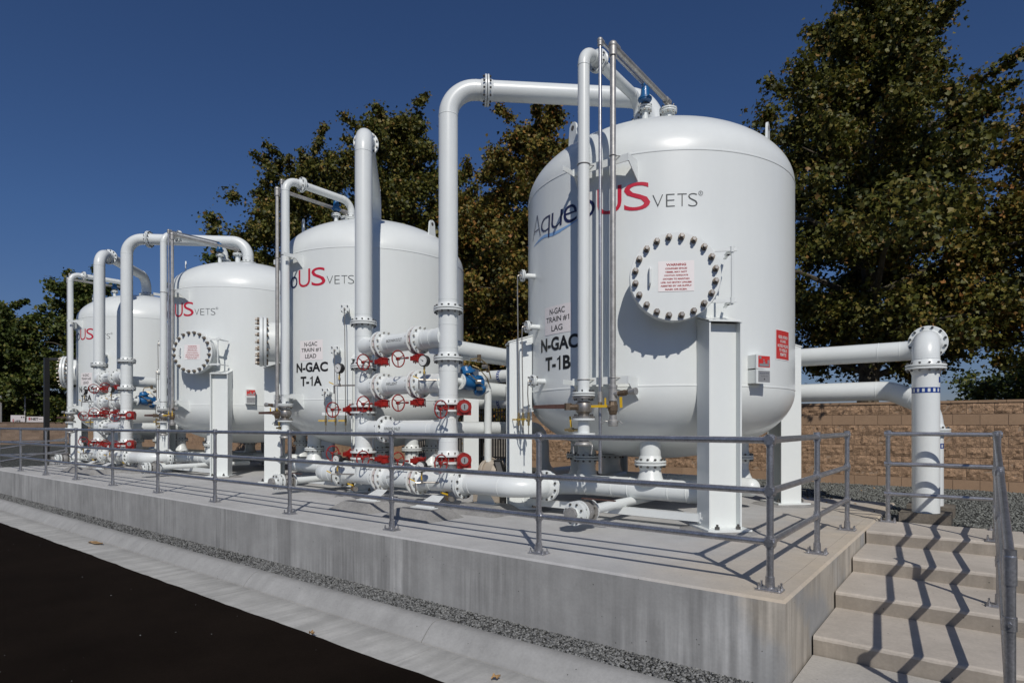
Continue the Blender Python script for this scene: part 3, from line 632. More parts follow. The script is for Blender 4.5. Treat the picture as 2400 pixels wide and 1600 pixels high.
# ---------------------------------------------------------------- vertical pipes in front of each vessel
def handle(m, p, d, l=.11, w=.02):
    d = np.asarray(d, float)/np.linalg.norm(d); u, v, _ = basis(d); m.mat(YELLOW).box(np.asarray(p, float)+d*l/2, (l, w, .007), (d, v, u))
def side_pipes(x, sg, p, who):
    y0 = 1.575; fx = x+p['fill']; grp = 'pipes clamped to the fronts of the vessels'
    r = thing('fill_pipe', (fx, y0, 0), 'thick white vertical pipe with a steel ball valve in front of '+who, 'pipe', grp)
    M().mat(WHITE2).pipe([(fx, y0, 1.53), (fx, y0, 5.585), (fx, TY-.62, 5.585), (fx, TY-.62, 5.26)], .069, bend=.21).build('pipe', r)
    flange(r, (fx, y0+.33, 5.585), (0, 1, 0), .069, .135, th=.022, n=8)
    b = flange(r, (fx, y0, 1.535), (0, 0, 1), .069, .135, th=.020, n=8, neck=(1, 0))
    m = M().mat(STEEL).revolve((fx, y0, 1.505), (0, 0, -1), [(0, .05), (0, .132), (.022, .132), (.022, .06), (.05, .062), (.075, .092), (.125, .105), (.175, .092), (.20, .062), (.225, .06), (.225, .132), (.247, .132), (.247, .05)], 28)
    bolts(m, (fx, y0, 1.495), (0, 0, 1), .105, 8, .010, .07); bolts(m, (fx, y0, 1.27), (0, 0, 1), .105, 8, .010, .07)
    m.mat(BRONZE).cyl((fx-.02, y0-.09, 1.385), (fx-.13, y0-.13, 1.385), .035, seg=12); m.cyl((fx-.13, y0-.13, 1.35), (fx-.13, y0-.13, 1.43), .045, seg=6)
    m.mat(RUST).prism([(fx-.10, y0-.135, 1.365), (fx-.10, y0-.135, 1.420), (fx-.60, y0-.16, 1.415), (fx-.60, y0-.16, 1.375)], (0, -.014, 0)); m.build('ball_valve', r)
    m = M().mat(WHITE2).revolve((fx, y0, 1.255), (0, 0, -1), [(0, .05), (0, .135), (.022, .135), (.022, .072), (.05, .069), (.17, .069), (.17, .135), (.192, .135), (.192, .05)], 28); m.build('pipe', r)
    m = M().mat(GALV2).revolve((fx, y0, 1.06), (0, 0, -1), [(0, .06), (0, .13), (.018, .13), (.03, .075), (.07, .06), (.09, .10), (.11, .105), (.13, .06)], 24)
    for s in (-1, 1): m.pipe([(fx+s*.09, y0, .96), (fx+s*.13, y0-.02, .94), (fx+s*.12, y0-.03, .84)], .008, seg=8, seam=False)
    m.build('camlock', r)
    m = M().mat(BRASS).cyl((fx-.06, y0, 1.12), (fx-.24, y0-.03, 1.12), .017, seg=10); m.cyl((fx-.13, y0-.012, 1.12), (fx-.19, y0-.02, 1.12), .026, seg=8); handle(m, (fx-.15, y0-.03, 1.15), (-.15, 0, 1), .13, .022); m.build('drain_cock', r)
    m = M().mat(GALV2).torus((fx, y0, 4.215), (0, 0, 1), .073, .006, 28, 6); m.torus((fx, y0, 1.705), (0, 0, 1), .073, .006, 28, 6)
    for z in (4.215, 1.705): m.cyl((fx+.05, y0+.05, z), (fx+.10, y0+.10, z), .006, seg=6)
    m.build('clamp', r)
    # thin vent line with the blue air valve
    ax = x+p['air']; y1 = 1.60
    r2 = thing('air_release_pipe', (ax, y1, 0), 'thin galvanised vertical line with a blue air valve on top of '+who, 'pipe', grp)
    M().mat(GALV).pipe([(ax, y1, .62), (ax, y1, 5.605), (ax, TY-.87, 5.605)], .0195, bend=.03, seg=14).build('pipe', r2)
    m = M().mat(GALV2).sphere((ax, y1, 5.605), .034, 14).cyl((ax, y1, 5.54), (ax, y1, 5.60), .030, seg=14).cyl((ax, y1, 5.605), (ax, y1+.06, 5.605), .030, seg=14).cyl((ax, y1, 1.44), (ax, y1, 1.56), .028, seg=12).build('fitting', r2)
    yy = TY-.86; m = M().mat(BLUE).revolve((ax, yy, 5.37), (0, 0, 1), [(0, .04), (.0, .055), (.03, .082), (.045, .082), (.045, .090), (.065, .090), (.065, .068), (.14, .055), (.20, .05), (.22, .03)], 24)
    m.cyl((ax, yy, 5.56), (ax, yy-.06, 5.60), .026, seg=14); bolts(m, (ax, yy, 5.425), (0, 0, 1), .078, 6, .008, .04, mt=BLUE); m.mat(BRASS).cyl((ax, yy, 5.30), (ax, yy, 5.375), .032, seg=14); m.build('air_valve', r2)
    m = M().mat(BRASS).cyl((ax, y1, 1.38), (ax, y1, 1.46), .026, seg=8)
    handle(m, (ax-.09*sg*-1, y1-.04, 1.385), (0, 0, 1), .10); m.build('stop_cock', r2)
    # thicker grey line with cam-and-groove coupling
    gx = x+p['vent']; y2 = 1.61
    r3 = thing('vent_pipe', (gx, y2, 0), 'grey galvanised vertical pipe with hose coupling in front of '+who, 'pipe', grp)
    M().mat(GALV2).pipe([(gx, y2, 1.60), (gx, y2, 5.49), (gx, TY-.49, 5.49), (gx, TY-.49, 5.38)], .0335, bend=.05, seg=18, seam=False).build('pipe', r3)
    m = M().mat(GALV2).sphere((gx, y2, 5.49), .052, 16).cyl((gx, y2, 5.37), (gx, y2, 5.47), .047, seg=18).cyl((gx, y2, 5.49), (gx, y2+.10, 5.49), .047, seg=18).build('elbow', r3)
    m = M().mat(GALV2); m.sphere((gx, TY-.49, 5.48), .05, 14).cyl((gx, TY-.58, 5.485), (gx, TY-.50, 5.485), .045, seg=16); m.build('elbow', r3)
    m = M().mat(GALV2).cyl((gx, y2, 1.46), (gx, y2, 1.62), .047, seg=18).cyl((gx, y2, 1.60), (gx, y2, 1.63), .052, seg=18).cyl((gx, y2, 1.45), (gx, y2, 1.47), .052, seg=18)
    m.cyl((gx, y2, 1.53), (gx+.075*sg, y2-.01, 1.53), .036, seg=14); m.mat(BRONZE).cyl((gx+.07*sg, y2-.01, 1.53), (gx+.22*sg, y2-.03, 1.545), .026, seg=10).cyl((gx+.11*sg, y2-.015, 1.53), (gx+.17*sg, y2-.02, 1.54), .036, seg=6)
    m.mat(GALV2).cyl((gx+.22*sg, y2-.03, 1.545), (gx+.31*sg, y2-.045, 1.55), .03, .042, seg=14); handle(m, (gx+.13*sg, y2-.06, 1.49), (.05, 0, -1), .12, .03); m.build('hose_tee', r3)
    m = M().mat(BRONZE).revolve((gx, y2, 1.45), (0, 0, -1), [(0, .03), (0, .045), (.04, .05), (.05, .058), (.11, .058), (.12, .05), (.15, .045), (.16, .03)], 8); m.cyl((gx, y2-.04, 1.385), (gx-.03, y2-.09, 1.385), .018, seg=8)
    handle(m, (gx-.02, y2-.10, 1.39), (-1, -.05, 0), .20, .028)
    m.mat(GALV2).revolve((gx, y2, 1.29), (0, 0, -1), [(0, .035), (0, .042), (.05, .042), (.06, .055), (.11, .058), (.13, .05), (.13, .03)], 18)
    for s in (-1, 1): m.pipe([(gx+s*.05, y2, 1.21), (gx+s*.09, y2-.02, 1.225), (gx+s*.13, y2-.02, 1.19)], .006, seg=8, seam=False)
    m.build('stop_valve', r3)
    m = M().mat(GALV2)
    for z in (4.235, 1.715): m.torus((gx, y2, z), (0, 0, 1), .038, .005, 22, 6); m.cyl((gx+.03, y2+.02, z), (gx+.07, y2+.06, z), .005, seg=6)
    m.build('clamp', r3); return r, r2, r3
def drain(x, sg, who, dx):
    dx = x+dx; r = thing('drain_valve_assembly', (dx, 1.08, 0), 'low drain line with steel valve and blind flange in front of '+who, 'valve', 'drain valves lying low in front of the vessels')
    z = .215; M().mat(WHITE2).pipe([(dx, 1.42, z), (dx, TY-.1, z)], .057, seam=False).build('pipe', r)
    m = M().mat(WHITE2).revolve((dx, 1.03, z), (0, 1, 0), [(0, .04), (0, .055), (.05, .055), (.05, .132), (.072, .132), (.072, .04)], 28); m.mat(GALV2).cyl((dx, .985, z), (dx, 1.035, z), .075, seg=8); bolts(m, (dx, 1.095, z), (0, 1, 0), .106, 8, .013, .07); m.build('blind_flange', r)
    m = M().mat(WHITE2).revolve((dx, 1.108, z), (0, 1, 0), [(0, .04), (0, .132), (.022, .132), (.022, .06), (.06, .06), (.06, .132), (.085, .132), (.085, .05)], 28); m.build('spool', r)
    m = M().mat(GALV2).revolve((dx, 1.195, z), (0, 1, 0), [(0, .05), (0, .132), (.018, .132), (.02, .07), (.05, .105), (.10, .112), (.15, .105), (.17, .07), (.172, .132), (.19, .132), (.19, .05)], 26)
    bolts(m, (dx, 1.20, z), (0, 1, 0), .106, 8, .013, .09); bolts(m, (dx, 1.38, z), (0, 1, 0), .106, 8, .013, .09)
    m.cyl((dx, 1.29, z), (dx, 1.29, z+.13), .024, seg=10); m.mat(RUST).box((dx+.16, 1.33, z+.14), (.42, .035, .012)); m.build('ball_valve', r)
    M().mat(WHITE2).revolve((dx, 1.385, z), (0, 1, 0), [(0, .04), (0, .132), (.022, .132), (.022, .06), (.05, .057)], 28).build('flange', r)
    return r
sp1 = side_pipes(XB, 1, pB, 'vessel T-1B'); sp2 = side_pipes(XA, -1, pA, 'vessel T-1A')
dr1 = drain(XB, 1, 'vessel T-1B', .22); dr2 = drain(XA, -1, 'vessel T-1A', .54)
off = (TO, 0, 0)
for o, who in [(o, 'the second-farthest vessel') for o in sp1+(dr1,)]+[(o, 'farthest vessel T-2A') for o in sp2+(dr2,)]:
    tcopy(o, off, o['label'].replace('vessel T-1B', who).replace('vessel T-1A', who))

# ---------------------------------------------------------------- valve manifold of one train
RP = .135
def wheel(parent, c, ax, R=.118, hub=None, nm='handwheel'):
    c = np.asarray(c, float); u, v, a = basis(ax); m = M().mat(RED).torus(c, a, R, .0095, 36, 8)
    for k in range(3):
        t = 2*math.pi*(k/3)+.5; e = u*math.cos(t)+v*math.sin(t); m.cyl(c-a*.012, c+e*R, .008, .007, seg=8)
    m.cyl(c-a*.03, c+a*.02, .024, seg=14); return m.build(nm, parent)
def wafer(parent, c, ax, gear, wh, wax=(1, 0, 0), stem=None, dial=False):
    """red wafer valve between two pipe flanges, its gearbox and its handwheel"""
    c = np.asarray(c, float); ax = np.asarray(ax, float); g = np.asarray(gear, float); wh = np.asarray(wh, float)
    v = M().mat(RED).revolve(c-ax*.028, ax, [(0, .10), (0, .158), (.056, .158), (.056, .10)], 32)
    d = g-c; d_ = d/np.linalg.norm(d); v.cyl(c+d_*.14, g-d_*.02, .032, seg=12); v.cyl(c+d_*.155, c+d_*.175, .052, seg=10); v = v.build('butterfly_valve', parent)
    for s in (-1, 1):
        m = M().mat(WHITE2).revolve(c+ax*s*.034, ax*s, [(0, .12), (0, .201), (.004, .207), (.026, .207), (.03, .20), (.03, .158), (.085, .139), (.09, .135)], 36); m.build('flange', parent)
    m = M(); bolts(m, c, ax, .178, 12, .0125, .20, mt=STEEL); m.build('stud_set', v)
    gb = M().mat(RED); up = abs(d_[2]) > .5
    if dial:
        f_ = V(.75, -.66, 0); u_, v_, _ = basis(f_); gb.cyl(g-f_*.08, g+f_*.075, .10, seg=20).cyl(g+f_*.05, g+f_*.10, .078, seg=20).box(g+V(0, .0, -.06), (.19, .12, .10), (u_, f_, V(0, 0, 1))); bolts(gb, g+f_*.07, f_, .095, 6, .011, .03, mt=RED)
        gb.mat(PLATE).cyl(g+f_*.10, g+f_*.106, .050, seg=22); gb.mat(PLATE).cyl(g+f_*.106, g+f_*.109, .045, seg=22); gb.mat(BLACK).box(g+f_*.111, (.012, .06, .002), (u_, v_, f_))
    else:
        gb.cyl(g-d_*.055, g+d_*.045, .078, .072, seg=8).cyl(g-d_*.06, g-d_*.045, .09, seg=8).cyl(g+d_*.02, g+d_*.034, .088, seg=8)
        sd = wh-g; sd[np.argmax(np.abs(V(*wax)))] = 0; gb.box(g+sd*.45, (.085, .09, .065)); bolts(gb, g, d_, .088, 6, .010, .115, mt=RED)
    gb.build('gearbox', v)
    w_ = V(*wax); p1 = wh+w_*(np.dot(g-wh, w_)); m = M().mat(STEEL).cyl(wh, p1, .0105, seg=10); m.mat(RED).cyl(p1-w_*.05*np.sign(np.dot(g-wh, w_)), p1, .016, seg=12); m.build('shaft', v)
    wheel(v, wh, w_)
def gauge(parent, c, face, tee):
    c = np.asarray(c, float); f = np.asarray(face, float)/np.linalg.norm(face); u, v, _ = basis(f)
    g = M().mat(BLACK).revolve(c-f*.045, f, [(0, .03), (0, .070), (.01, .078), (.075, .080), (.082, .074), (.082, .06)], 32)
    g.mat(BRASS).cyl(c-V(0, 0, .075), c-V(0, 0, .12), .014, seg=8); g.mat(STEEL).cyl(c-V(0, 0, .11), (c[0], c[1], tee[2]), .010, seg=8); g.cyl(c-V(0, 0, .15), c-V(0, 0, .20), .019, seg=8)
    t = np.asarray(tee, float); g.cyl((c[0]-.06*np.sign(t[0]-c[0]), c[1], t[2]), t, .0125, seg=10); g.cyl((c[0], c[1], t[2]-.02), (c[0], c[1], t[2]+.03), .02, seg=8)
    q = V(c[0]+(t[0]-c[0])*-.35, c[1]+(t[1]-c[1])*-.35, t[2]); g.cyl((c[0], c[1], t[2]), q, .012, seg=8).cyl(q, q-V(0, 0, .13), .010, seg=8); handle(g, q+V(0, -.01, .02), (-.6, -.2, .25), .09, .014); handle(g, c-V(-.012, .02, .12), (.1, 0, -1), .06, .014)
    g = g.build('pressure_gauge', parent); d = M().mat(DIAL).cyl(c+f*.036, c+f*.040, .066, seg=28); d.mat(BLACK)
    def spoke(ang, a, b, wd): e = u*math.cos(ang)+v*math.sin(ang); s_ = np.cross(f, e); d.add([c+f*.0415+e*a-s_*wd, c+f*.0415+e*b-s_*wd*.4, c+f*.0415+e*b+s_*wd*.4, c+f*.0415+e*a+s_*wd], [(0, 1, 2, 3)])
    for k in range(13): spoke(-.9+k*.42, .048, .058, .0022)
    spoke(2.6, -.015, .045, .005); d.cyl(c+f*.040, c+f*.044, .008, seg=10); d.build('dial', g)
def pipe_text(m, txt, x0, x1, yc, zc, r, ang, h, w=.004):
    """lettering along a pipe that runs in x, ang above the -y side"""
    v, f = fit(txt, x0, x1, -h/2, h/2, w); t = R_(ang)+v[:, 1]/r; rr = r+.003
    m.add([(a, yc-rr*math.cos(q), zc+rr*math.sin(q)) for a, q in zip(v[:, 0], t)], f)
LX, RX, MY = -6.56, -4.71, 1.617
man = thing('pipe_manifold', (-5.635, MY, 0), 'nearer white pipe manifold with red handwheels, between vessels T-1A and T-1B', 'piping', 'white valve manifolds between pairs of vessels')
def U3(a, b): d = np.asarray(b, float)-np.asarray(a, float); return d/np.linalg.norm(d)
for rx, tx in ((LX, XA), (RX, XB)):
    M().mat(WHITE2).pipe([(rx, MY, .37), (rx, MY, 5.875), (tx, TY, 5.875), (tx, TY, 5.32)], RP, bend=.385, seg=36, arc=14).build('riser_pipe', man)
    d = U3((rx, MY, 0), (tx, TY, 0)); flange(man, V(rx, MY, 5.875)+d*.54, d, RP, .207)
    flange(man, (rx, MY, 2.785), (0, 0, 1), RP, .207); flange(man, (rx, MY, 2.095), (0, 0, 1), RP, .207)
    for z in (2.12, 2.70, 1.52, 5.0): pass
    for z in (2.92, 2.57, 2.25, 1.93, 1.60, 1.26, .95, .55): M().mat(WHITE2).ring((rx, MY, z), (0, 0, 1), RP, .012, .003).build('weld_seam', man)
    # flared tee shoulders where the cross pipes leave
    for z in (2.41, 1.77, 1.11):
        s = 1 if rx == LX else -1; M().mat(WHITE2).revolve((rx, MY, z), (s, 0, 0), [(.06, .155), (.12, .150), (.17, .143), (.22, .136), (.23, RP)], 32).build('tee_shoulder', man)
for z in (2.41, 1.77):
    m = M().mat(WHITE2).pipe([(LX, MY, z), (RX, MY, z)], RP, seg=36); m.ring((-4.99, MY, z), (1, 0, 0), RP); m.ring((-5.13, MY, z), (1, 0, 0), RP); m.ring((-5.87, MY, z), (1, 0, 0), RP); cp = m.build('crossover_pipe', man)
    m = M().mat(LBLACK); pipe_text(m, 'BACKWASH OUTLET' if z > 2 else 'INFLUENT', -5.86, -5.52 if z > 2 else -5.62, MY, z, RP, 8, .042); m.build('pipe_lettering', cp, smooth=False)
    for xx in (-6.10, -5.31):
        wafer(man, (xx, MY, z), (1, 0, 0), (xx+.02, MY, z-.275), (xx-.19, 1.40, z-.275))
m = M().mat(WHITE2).pipe([(LX, MY, 1.11), (RX, MY, 1.11)], RP, seg=36); m.ring((-5.03, MY, 1.11), (1, 0, 0), RP); cp = m.build('crossover_pipe', man)
m = M().mat(LBLACK); pipe_text(m, 'RINSING INLET', -5.90, -5.55, MY, 1.11, RP, 5, .042); m.build('pipe_lettering', cp, smooth=False)
flange(man, (-6.02, MY, 1.11), (1, 0, 0), RP, .207)
# bottom header with elbows back to the two vessels
m = M().mat(WHITE2).pipe([(XA+.4, TY-1.13, .375), (-7.88, TY-1.13, .375), (-7.88, MY, .375), (-3.36, MY, .375), (-3.36, TY-1.13, .375), (XB-.4, TY-1.13, .375)], .133, bend=.38, seg=36, arc=14)
for xx in (-7.35, -6.86, -5.0, -5.87, -4.25, -6.3): m.ring((xx, MY, .37), (1, 0, 0), .133)
hd = m.build('bottom_header', man)
m = M().mat(LBLACK); pipe_text(m, 'EFFLUENT', -5.86, -5.62, MY, .37, .133, 12, .042); m.build('pipe_lettering', hd, smooth=False)
flange(man, (-7.08, MY, .37), (1, 0, 0), .133, .205); flange(man, (-4.42, MY, .37), (1, 0, 0), .133, .205); flange(man, (-3.36, 2.06, .375), (0, 1, 0), .133, .205)
for xx in (-6.10, -5.31): wafer(man, (xx, MY, .37), (1, 0, 0), (xx+.02, MY, .66), (xx-.20, 1.40, .66))
# valves in the risers
wafer(man, (LX, MY, 1.42), (0, 0, 1), (LX-.30, MY, 1.42), (LX-.50, 1.40, 1.42)); wafer(man, (LX, MY, .70), (0, 0, 1), (LX-.30, MY, .70), (LX-.50, 1.40, .72))
wafer(man, (RX, MY, 1.42), (0, 0, 1), (RX+.31, MY-.02, 1.42), (RX+.19, 1.28, 1.385), dial=True); wafer(man, (RX, MY, .70), (0, 0, 1), (RX+.31, MY-.02, .70), (RX+.19, 1.28, .66), dial=True)
gauge(man, (-6.83, 1.36, 2.07), (.1, -1, 0), (-6.62, 1.50, 1.80)); gauge(man, (-4.90, 1.34, 2.06), (.15, -1, 0), (-4.76, 1.50, 1.80))
gauge(man, (-6.85, 1.34, .63), (.1, -1, 0), (-6.62, 1.50, .40)); gauge(man, (-4.93, 1.32, .60), (.15, -1, 0), (-4.76, 1.49, .38))
# drain cocks under the header
for xx in (-6.80, -4.72):
    m = M().mat(BRONZE).cyl((xx, MY-.02, .25), (xx, MY-.02, .16), .022, seg=10).cyl((xx-.02, MY-.02, .165), (xx+.17, MY-.10, .165), .026, seg=10).cyl((xx+.03, MY-.05, .165), (xx+.10, MY-.08, .165), .040, seg=8); m.mat(STEEL).cyl((xx+.14, MY-.09, .165), (xx+.20, MY-.115, .165), .036, seg=14)
    handle(m, (xx+.08, MY-.08, .215), (-1, 0, .15), .14, .022); m.build('drain_cock', man)
# branches to the yard headers behind
for z, z2 in ((2.30, 2.245), (1.72, 1.68)):
    M().mat(WHITE2).pipe([(-4.98, MY, z), (-4.95, 5.9, z2)], .138, seg=32).build('branch_pipe', man)
M().mat(WHITE2).pipe([(-4.9, MY+.1, 1.11), (-4.9, 4.2, 1.11), (-4.9, 4.2, .30), (-4.9, 5.4, .30)], .115, seg=28).build('branch_pipe', man)
# blue control valve and the small line it feeds
m = M().mat(WHITE2).cyl((RX, MY+.1, 1.80), (RX, 1.86, 1.80), .055, seg=20).revolve((RX, 1.84, 1.80), (0, 1, 0), [(0, .05), (0, .115), (.022, .115), (.022, .05)], 28); bolts(m, (RX, 1.875, 1.80), (0, 1, 0), .092, 8, .012, .07)
m.mat(WHITE2).revolve((RX, 2.27, 1.80), (0, 1, 0), [(0, .05), (0, .115), (.022, .115), (.022, .05)], 28).pipe([(RX, 2.28, 1.80), (RX, 2.48, 1.80), (RX, 2.48, .62)], .055, bend=.11, seg=24); m.build('small_pipe', man)
m = M().mat(BLUE).revolve((RX, 1.865, 1.80), (0, 1, 0), [(0, .05), (0, .115), (.022, .115), (.03, .07), (.10, .10), (.20, .125), (.30, .10), (.378, .07), (.385, .115), (.405, .115), (.405, .05)], 28)
m.revolve((RX, 2.03, 1.86), V(-.1, -.25, 1), [(0, .10), (.06, .09), (.07, .13), (.10, .13), (.11, .10), (.17, .07), (.18, .03)], 24); m.revolve((RX+.05, 2.2, 1.72), V(.4, .2, -.7), [(0, .09), (.06, .10), (.10, .07), (.12, .02)], 20); cv = m.build('control_valve', man)
m = M().mat(BRASS)
m.pipe([(RX+.02, 1.96, 1.95), (RX+.10, 1.98, 2.12), (RX+.16, 2.10, 2.14), (RX+.18, 2.25, 2.06), (RX+.16, 2.36, 1.86)], .009, bend=.03, seg=8, seam=False).pipe([(RX+.06, 2.05, 2.04), (RX+.13, 2.12, 2.0), (RX+.17, 2.26, 1.86), (RX+.12, 2.36, 1.78)], .008, bend=.02, seg=8, seam=False)
m.pipe([(RX, 1.90, 1.93), (RX+.12, 1.93, 1.90), (RX+.17, 2.05, 1.80), (RX+.15, 2.18, 1.76)], .008, bend=.02, seg=8, seam=False)
m.mat(STEEL).cyl((RX+.13, 2.05, 1.80), (RX+.19, 2.10, 1.80), .035, seg=12).cyl((RX+.13, 2.2, 2.03), (RX+.20, 2.22, 2.03), .030, seg=12).box((RX+.16, 2.10, 1.70), (.06, .07, .05)); m.mat(BRONZE).cyl((RX+.10, 2.16, 2.10), (RX+.10, 2.16, 2.20), .03, seg=8).cyl((RX+.15, 2.30, 1.95), (RX+.15, 2.30, 2.05), .024, seg=8); m.build('pilot_tubing', cv)
# saddles under the header
for xx, yy in ((-5.62, 1.02), (-4.46, .98), (-4.10, 1.80)):
    m = M().mat(WHITE2); m.prism([(xx-.17, yy-.09, .12), (xx+.17, yy-.09, .12), (xx+.11, yy+.17, .25), (xx-.10, yy+.17, .25)], (0, .014, 0)) if yy < 1.5 else m.prism([(xx-.16, yy-.09, .12), (xx+.16, yy-.09, .12), (xx+.09, yy-.12, .25), (xx-.12, yy-.12, .25)], (0, .014, 0))
    m.box((xx, yy-.07, .121), (.38, .12, .012)); bolts(m, (xx-.13, yy-.05, .115), (0, 0, 1), .001, 1, .014, .04); bolts(m, (xx+.13, yy-.05, .115), (0, 0, 1), .001, 1, .014, .04); m.build('pipe_saddle', man)
man2 = tcopy(man, off, 'farther white pipe manifold with red handwheels, in front of the farthest vessel')
# grout piers and the low braces tying the legs
def pier(xx, yy, lbl, w_=.66, d=.52, h=.115):
    yy -= .10
    m = M().mat(CONC_PIER); lo = [(-w_*.62, -d*.66), (w_*.62, -d*.6), (w_*.66, d*.6), (-w_*.6, d*.62)]; hi = [(-w_*.42, -d*.36), (w_*.42, -d*.36), (w_*.42, d*.38), (-w_*.42, d*.38)]
    m.add([(xx+a, yy+b, .001) for a, b in lo]+[(xx+a, yy+b, h) for a, b in hi], [(0, 1, 5, 4), (1, 2, 6, 5), (2, 3, 7, 6), (3, 0, 4, 7), (4, 5, 6, 7)]); tag(m.build('grout_pier', smooth=False), lbl, 'pier', 'low grout piers under pipe saddles')
for k, (xx, yy) in enumerate(((-5.62, 1.02), (-4.46, .98), (-4.10, 1.80))):
    pier(xx, yy, ('left low grout pier under the nearer manifold', 'low grout pier in front of the other two under the nearer manifold', 'low grout pier under the right end of the nearer manifold')[k])
    pier(xx+TO, yy, ('left low grout pier under the farther manifold', 'middle low grout pier under the farther manifold', 'right low grout pier under the farther manifold')[k])
for x, who in ((XB, 'nearest vessel T-1B'), (XA, 'vessel T-1A'), (XB+TO, 'second-farthest vessel'), (XA+TO, 'farthest vessel T-2A')):
    r = 2.03*math.sqrt(.5); m = M().mat(WHITE2).box((x, TY-r-.05, .13), (2*r-.30, .012, .09)); m.box((x, TY-r-.015, .17), (2*r-.34, .07, .010)); m.box((x+r-.17, TY-r-.06, .135), (.10, .012, .12)); m.box((x-r+.17, TY-r-.06, .135), (.10, .012, .12))
    for s in (-1, 1): m.cyl((x+s*(r-.17), TY-r-.09, .135), (x+s*(r-.17), TY-r-.06, .135), .022, seg=6)
    tag(m.build('leg_brace'), 'low white angle tying the front legs of the '+who, 'brace', 'low braces between front legs')

# ---------------------------------------------------------------- yard headers behind the vessels with their risers
YH = 5.9
def band(m, c, ax, r, w_=.055, n=16):
    c = np.asarray(c, float); ax = np.asarray(ax, float); m.mat(BAND)
    for s in (-1, 1): m.revolve(c+ax*(s*w_*.5)-ax*.006, ax, [(0, r), (0, r+.002), (.012, r+.002), (.012, r)], 40)
    u, v, a = basis(ax)
    for i in range(n):
        t0 = 2*math.pi*i/n; t1 = t0+2*math.pi/n*.5; rr = r+.002
        m.add([c+a*q+(u*math.cos(t)+v*math.sin(t))*rr for t, q in ((t0, -w_/2), ((t0+t1)/2, -w_/2), (t1, -w_/2), (t1, w_/2), ((t0+t1)/2, w_/2), (t0, w_/2))], [(0, 1, 4, 5), (1, 2, 3, 4)])
hd1 = thing('yard_header', (.648, 4.45, 0), 'upper white pipe behind the vessels, ending in the front riser by the steps', 'piping', 'long white header pipes behind the vessels')
PR = .146
M().mat(WHITE2).pipe([(-22, YH, 2.245), (.648, YH, 2.245), (.648, 4.95, 2.245)], .140, bend=.40, seg=36).build('pipe', hd1)
m = M().mat(WHITE2).pipe([(.648, 5.0, 2.22), (.648, 4.45, 2.22), (.648, 4.45, 1.98)], PR, bend=.24, seg=40, arc=16); m.build('elbow', hd1); M().mat(WHITE2).ring((-.02, YH, 2.245), (1, 0, 0), .14, .014, .004).build('weld_seam', hd1)
M().mat(WHITE2).pipe([(.648, 4.45, 1.98), (.648, 4.45, .10)], PR, seg=40).build('riser_pipe', hd1)
flange(hd1, (.648, 4.80, 2.22), (0, 1, 0), PR, .215); flange(hd1, (.648, 4.45, 1.885), (0, 0, 1), PR, .215)
m = M(); band(m, (-7.2, YH, 2.245), V(1, 0, 0), .14); m.build('flow_band', hd1, smooth=False)
m = M(); band(m, (.648, 4.45, 1.60), V(0, 0, 1), PR)
m.mat(BAND); t = np.linspace(R_(-2), R_(14), 5)+R_(10); m.add([(.648+(PR+.002)*math.cos(q), 4.45-(PR+.002)*math.sin(q), z) for z in (1.69, 1.76) for q in t], [(i, i+1, 6+i, 5+i) for i in range(4)]); m.build('flow_band', hd1, smooth=False)
hd2 = thing('yard_header', (.655, 5.30, 0), 'lower white pipe behind the vessels, bending down to the rear riser by the steps', 'piping', 'long white header pipes behind the vessels')
M().mat(WHITE2).pipe([(-22, YH, 1.68), (.12, YH, 1.68), (.655, 5.30, 1.42), (.655, 5.30, .10)], .140, bend=.36, seg=36, arc=12).build('pipe', hd2)
flange(hd2, (.655, 5.30, 1.10), (0, 0, 1), .14, .22)
m = M(); band(m, (.655, 5.30, .90), V(0, 0, 1), .14); m.build('flow_band', hd2, smooth=False); m = M(); band(m, (-7.2, YH, 1.68), V(1, 0, 0), .14); m.build('flow_band', hd2, smooth=False)
for (x, y, l) in ((.648, 4.45, 'stained old concrete block under the front thick riser'), (.655, 5.32, 'stained old concrete block under the rear riser')):
    tag(M().mat(CONC_OLD).box((x, y, .03), (.52, .44, .16)).build('concrete_block', smooth=False), l, 'block', 'old concrete blocks under the yard risers')
for xx in (-20.5, -12.0, -9.5):
    m = M().mat(GALV2).box((xx, YH, .75), (.10, .10, 1.5)).box((xx, YH, 1.50), (.30, .34, .05)).box((xx, YH, .012), (.3, .3, .02)); tag(m.build('header_stand'), {-20.5: 'steel stand under the header pipes behind the farthest vessel', -12.0: 'steel stand under the header pipes behind the middle vessels', -9.5: 'steel stand under the header pipes behind vessel T-1A'}[xx], 'stand', 'stands under the long header pipes')
# cream pump set between the trains
pp = thing('pump', (RX+.12, 2.55, 0), 'cream and black pump on the slab under the small vertical pipe', 'pump')
px, py = RX+.12, 2.55
m = M().mat(BEIGE).revolve((px-.25, py, .44), (1, 0, 0), [(0, .08), (.0, .16), (.04, .21), (.30, .21), (.34, .16), (.34, .1)], 36); m.torus((px-.13, py, .44), (1, 0, 0), .23, .018, 36, 8); m.box((px-.08, py, .14), (.5, .34, .27)); m.build('casing', pp)
m = M().mat(BLACK).revolve((px+.12, py+.05, .40), (1, 0, 0), [(0, .1), (0, .15), (.40, .15), (.44, .10)], 24); m.box((px+.3, py, .13), (.5, .3, .25)); m.build('motor', pp)
m = M().mat(BLACK).box((px+.16, py-.14, .56), (.14, .03, .22), (V(1, 0, 0), V(0, .9, .4), V(0, -.4, .9))); m.mat(PLATE).box((px+.16, py-.158, .56), (.10, .004, .16), (V(1, 0, 0), V(0, .9, .4), V(0, -.4, .9))); m.build('controller', pp)
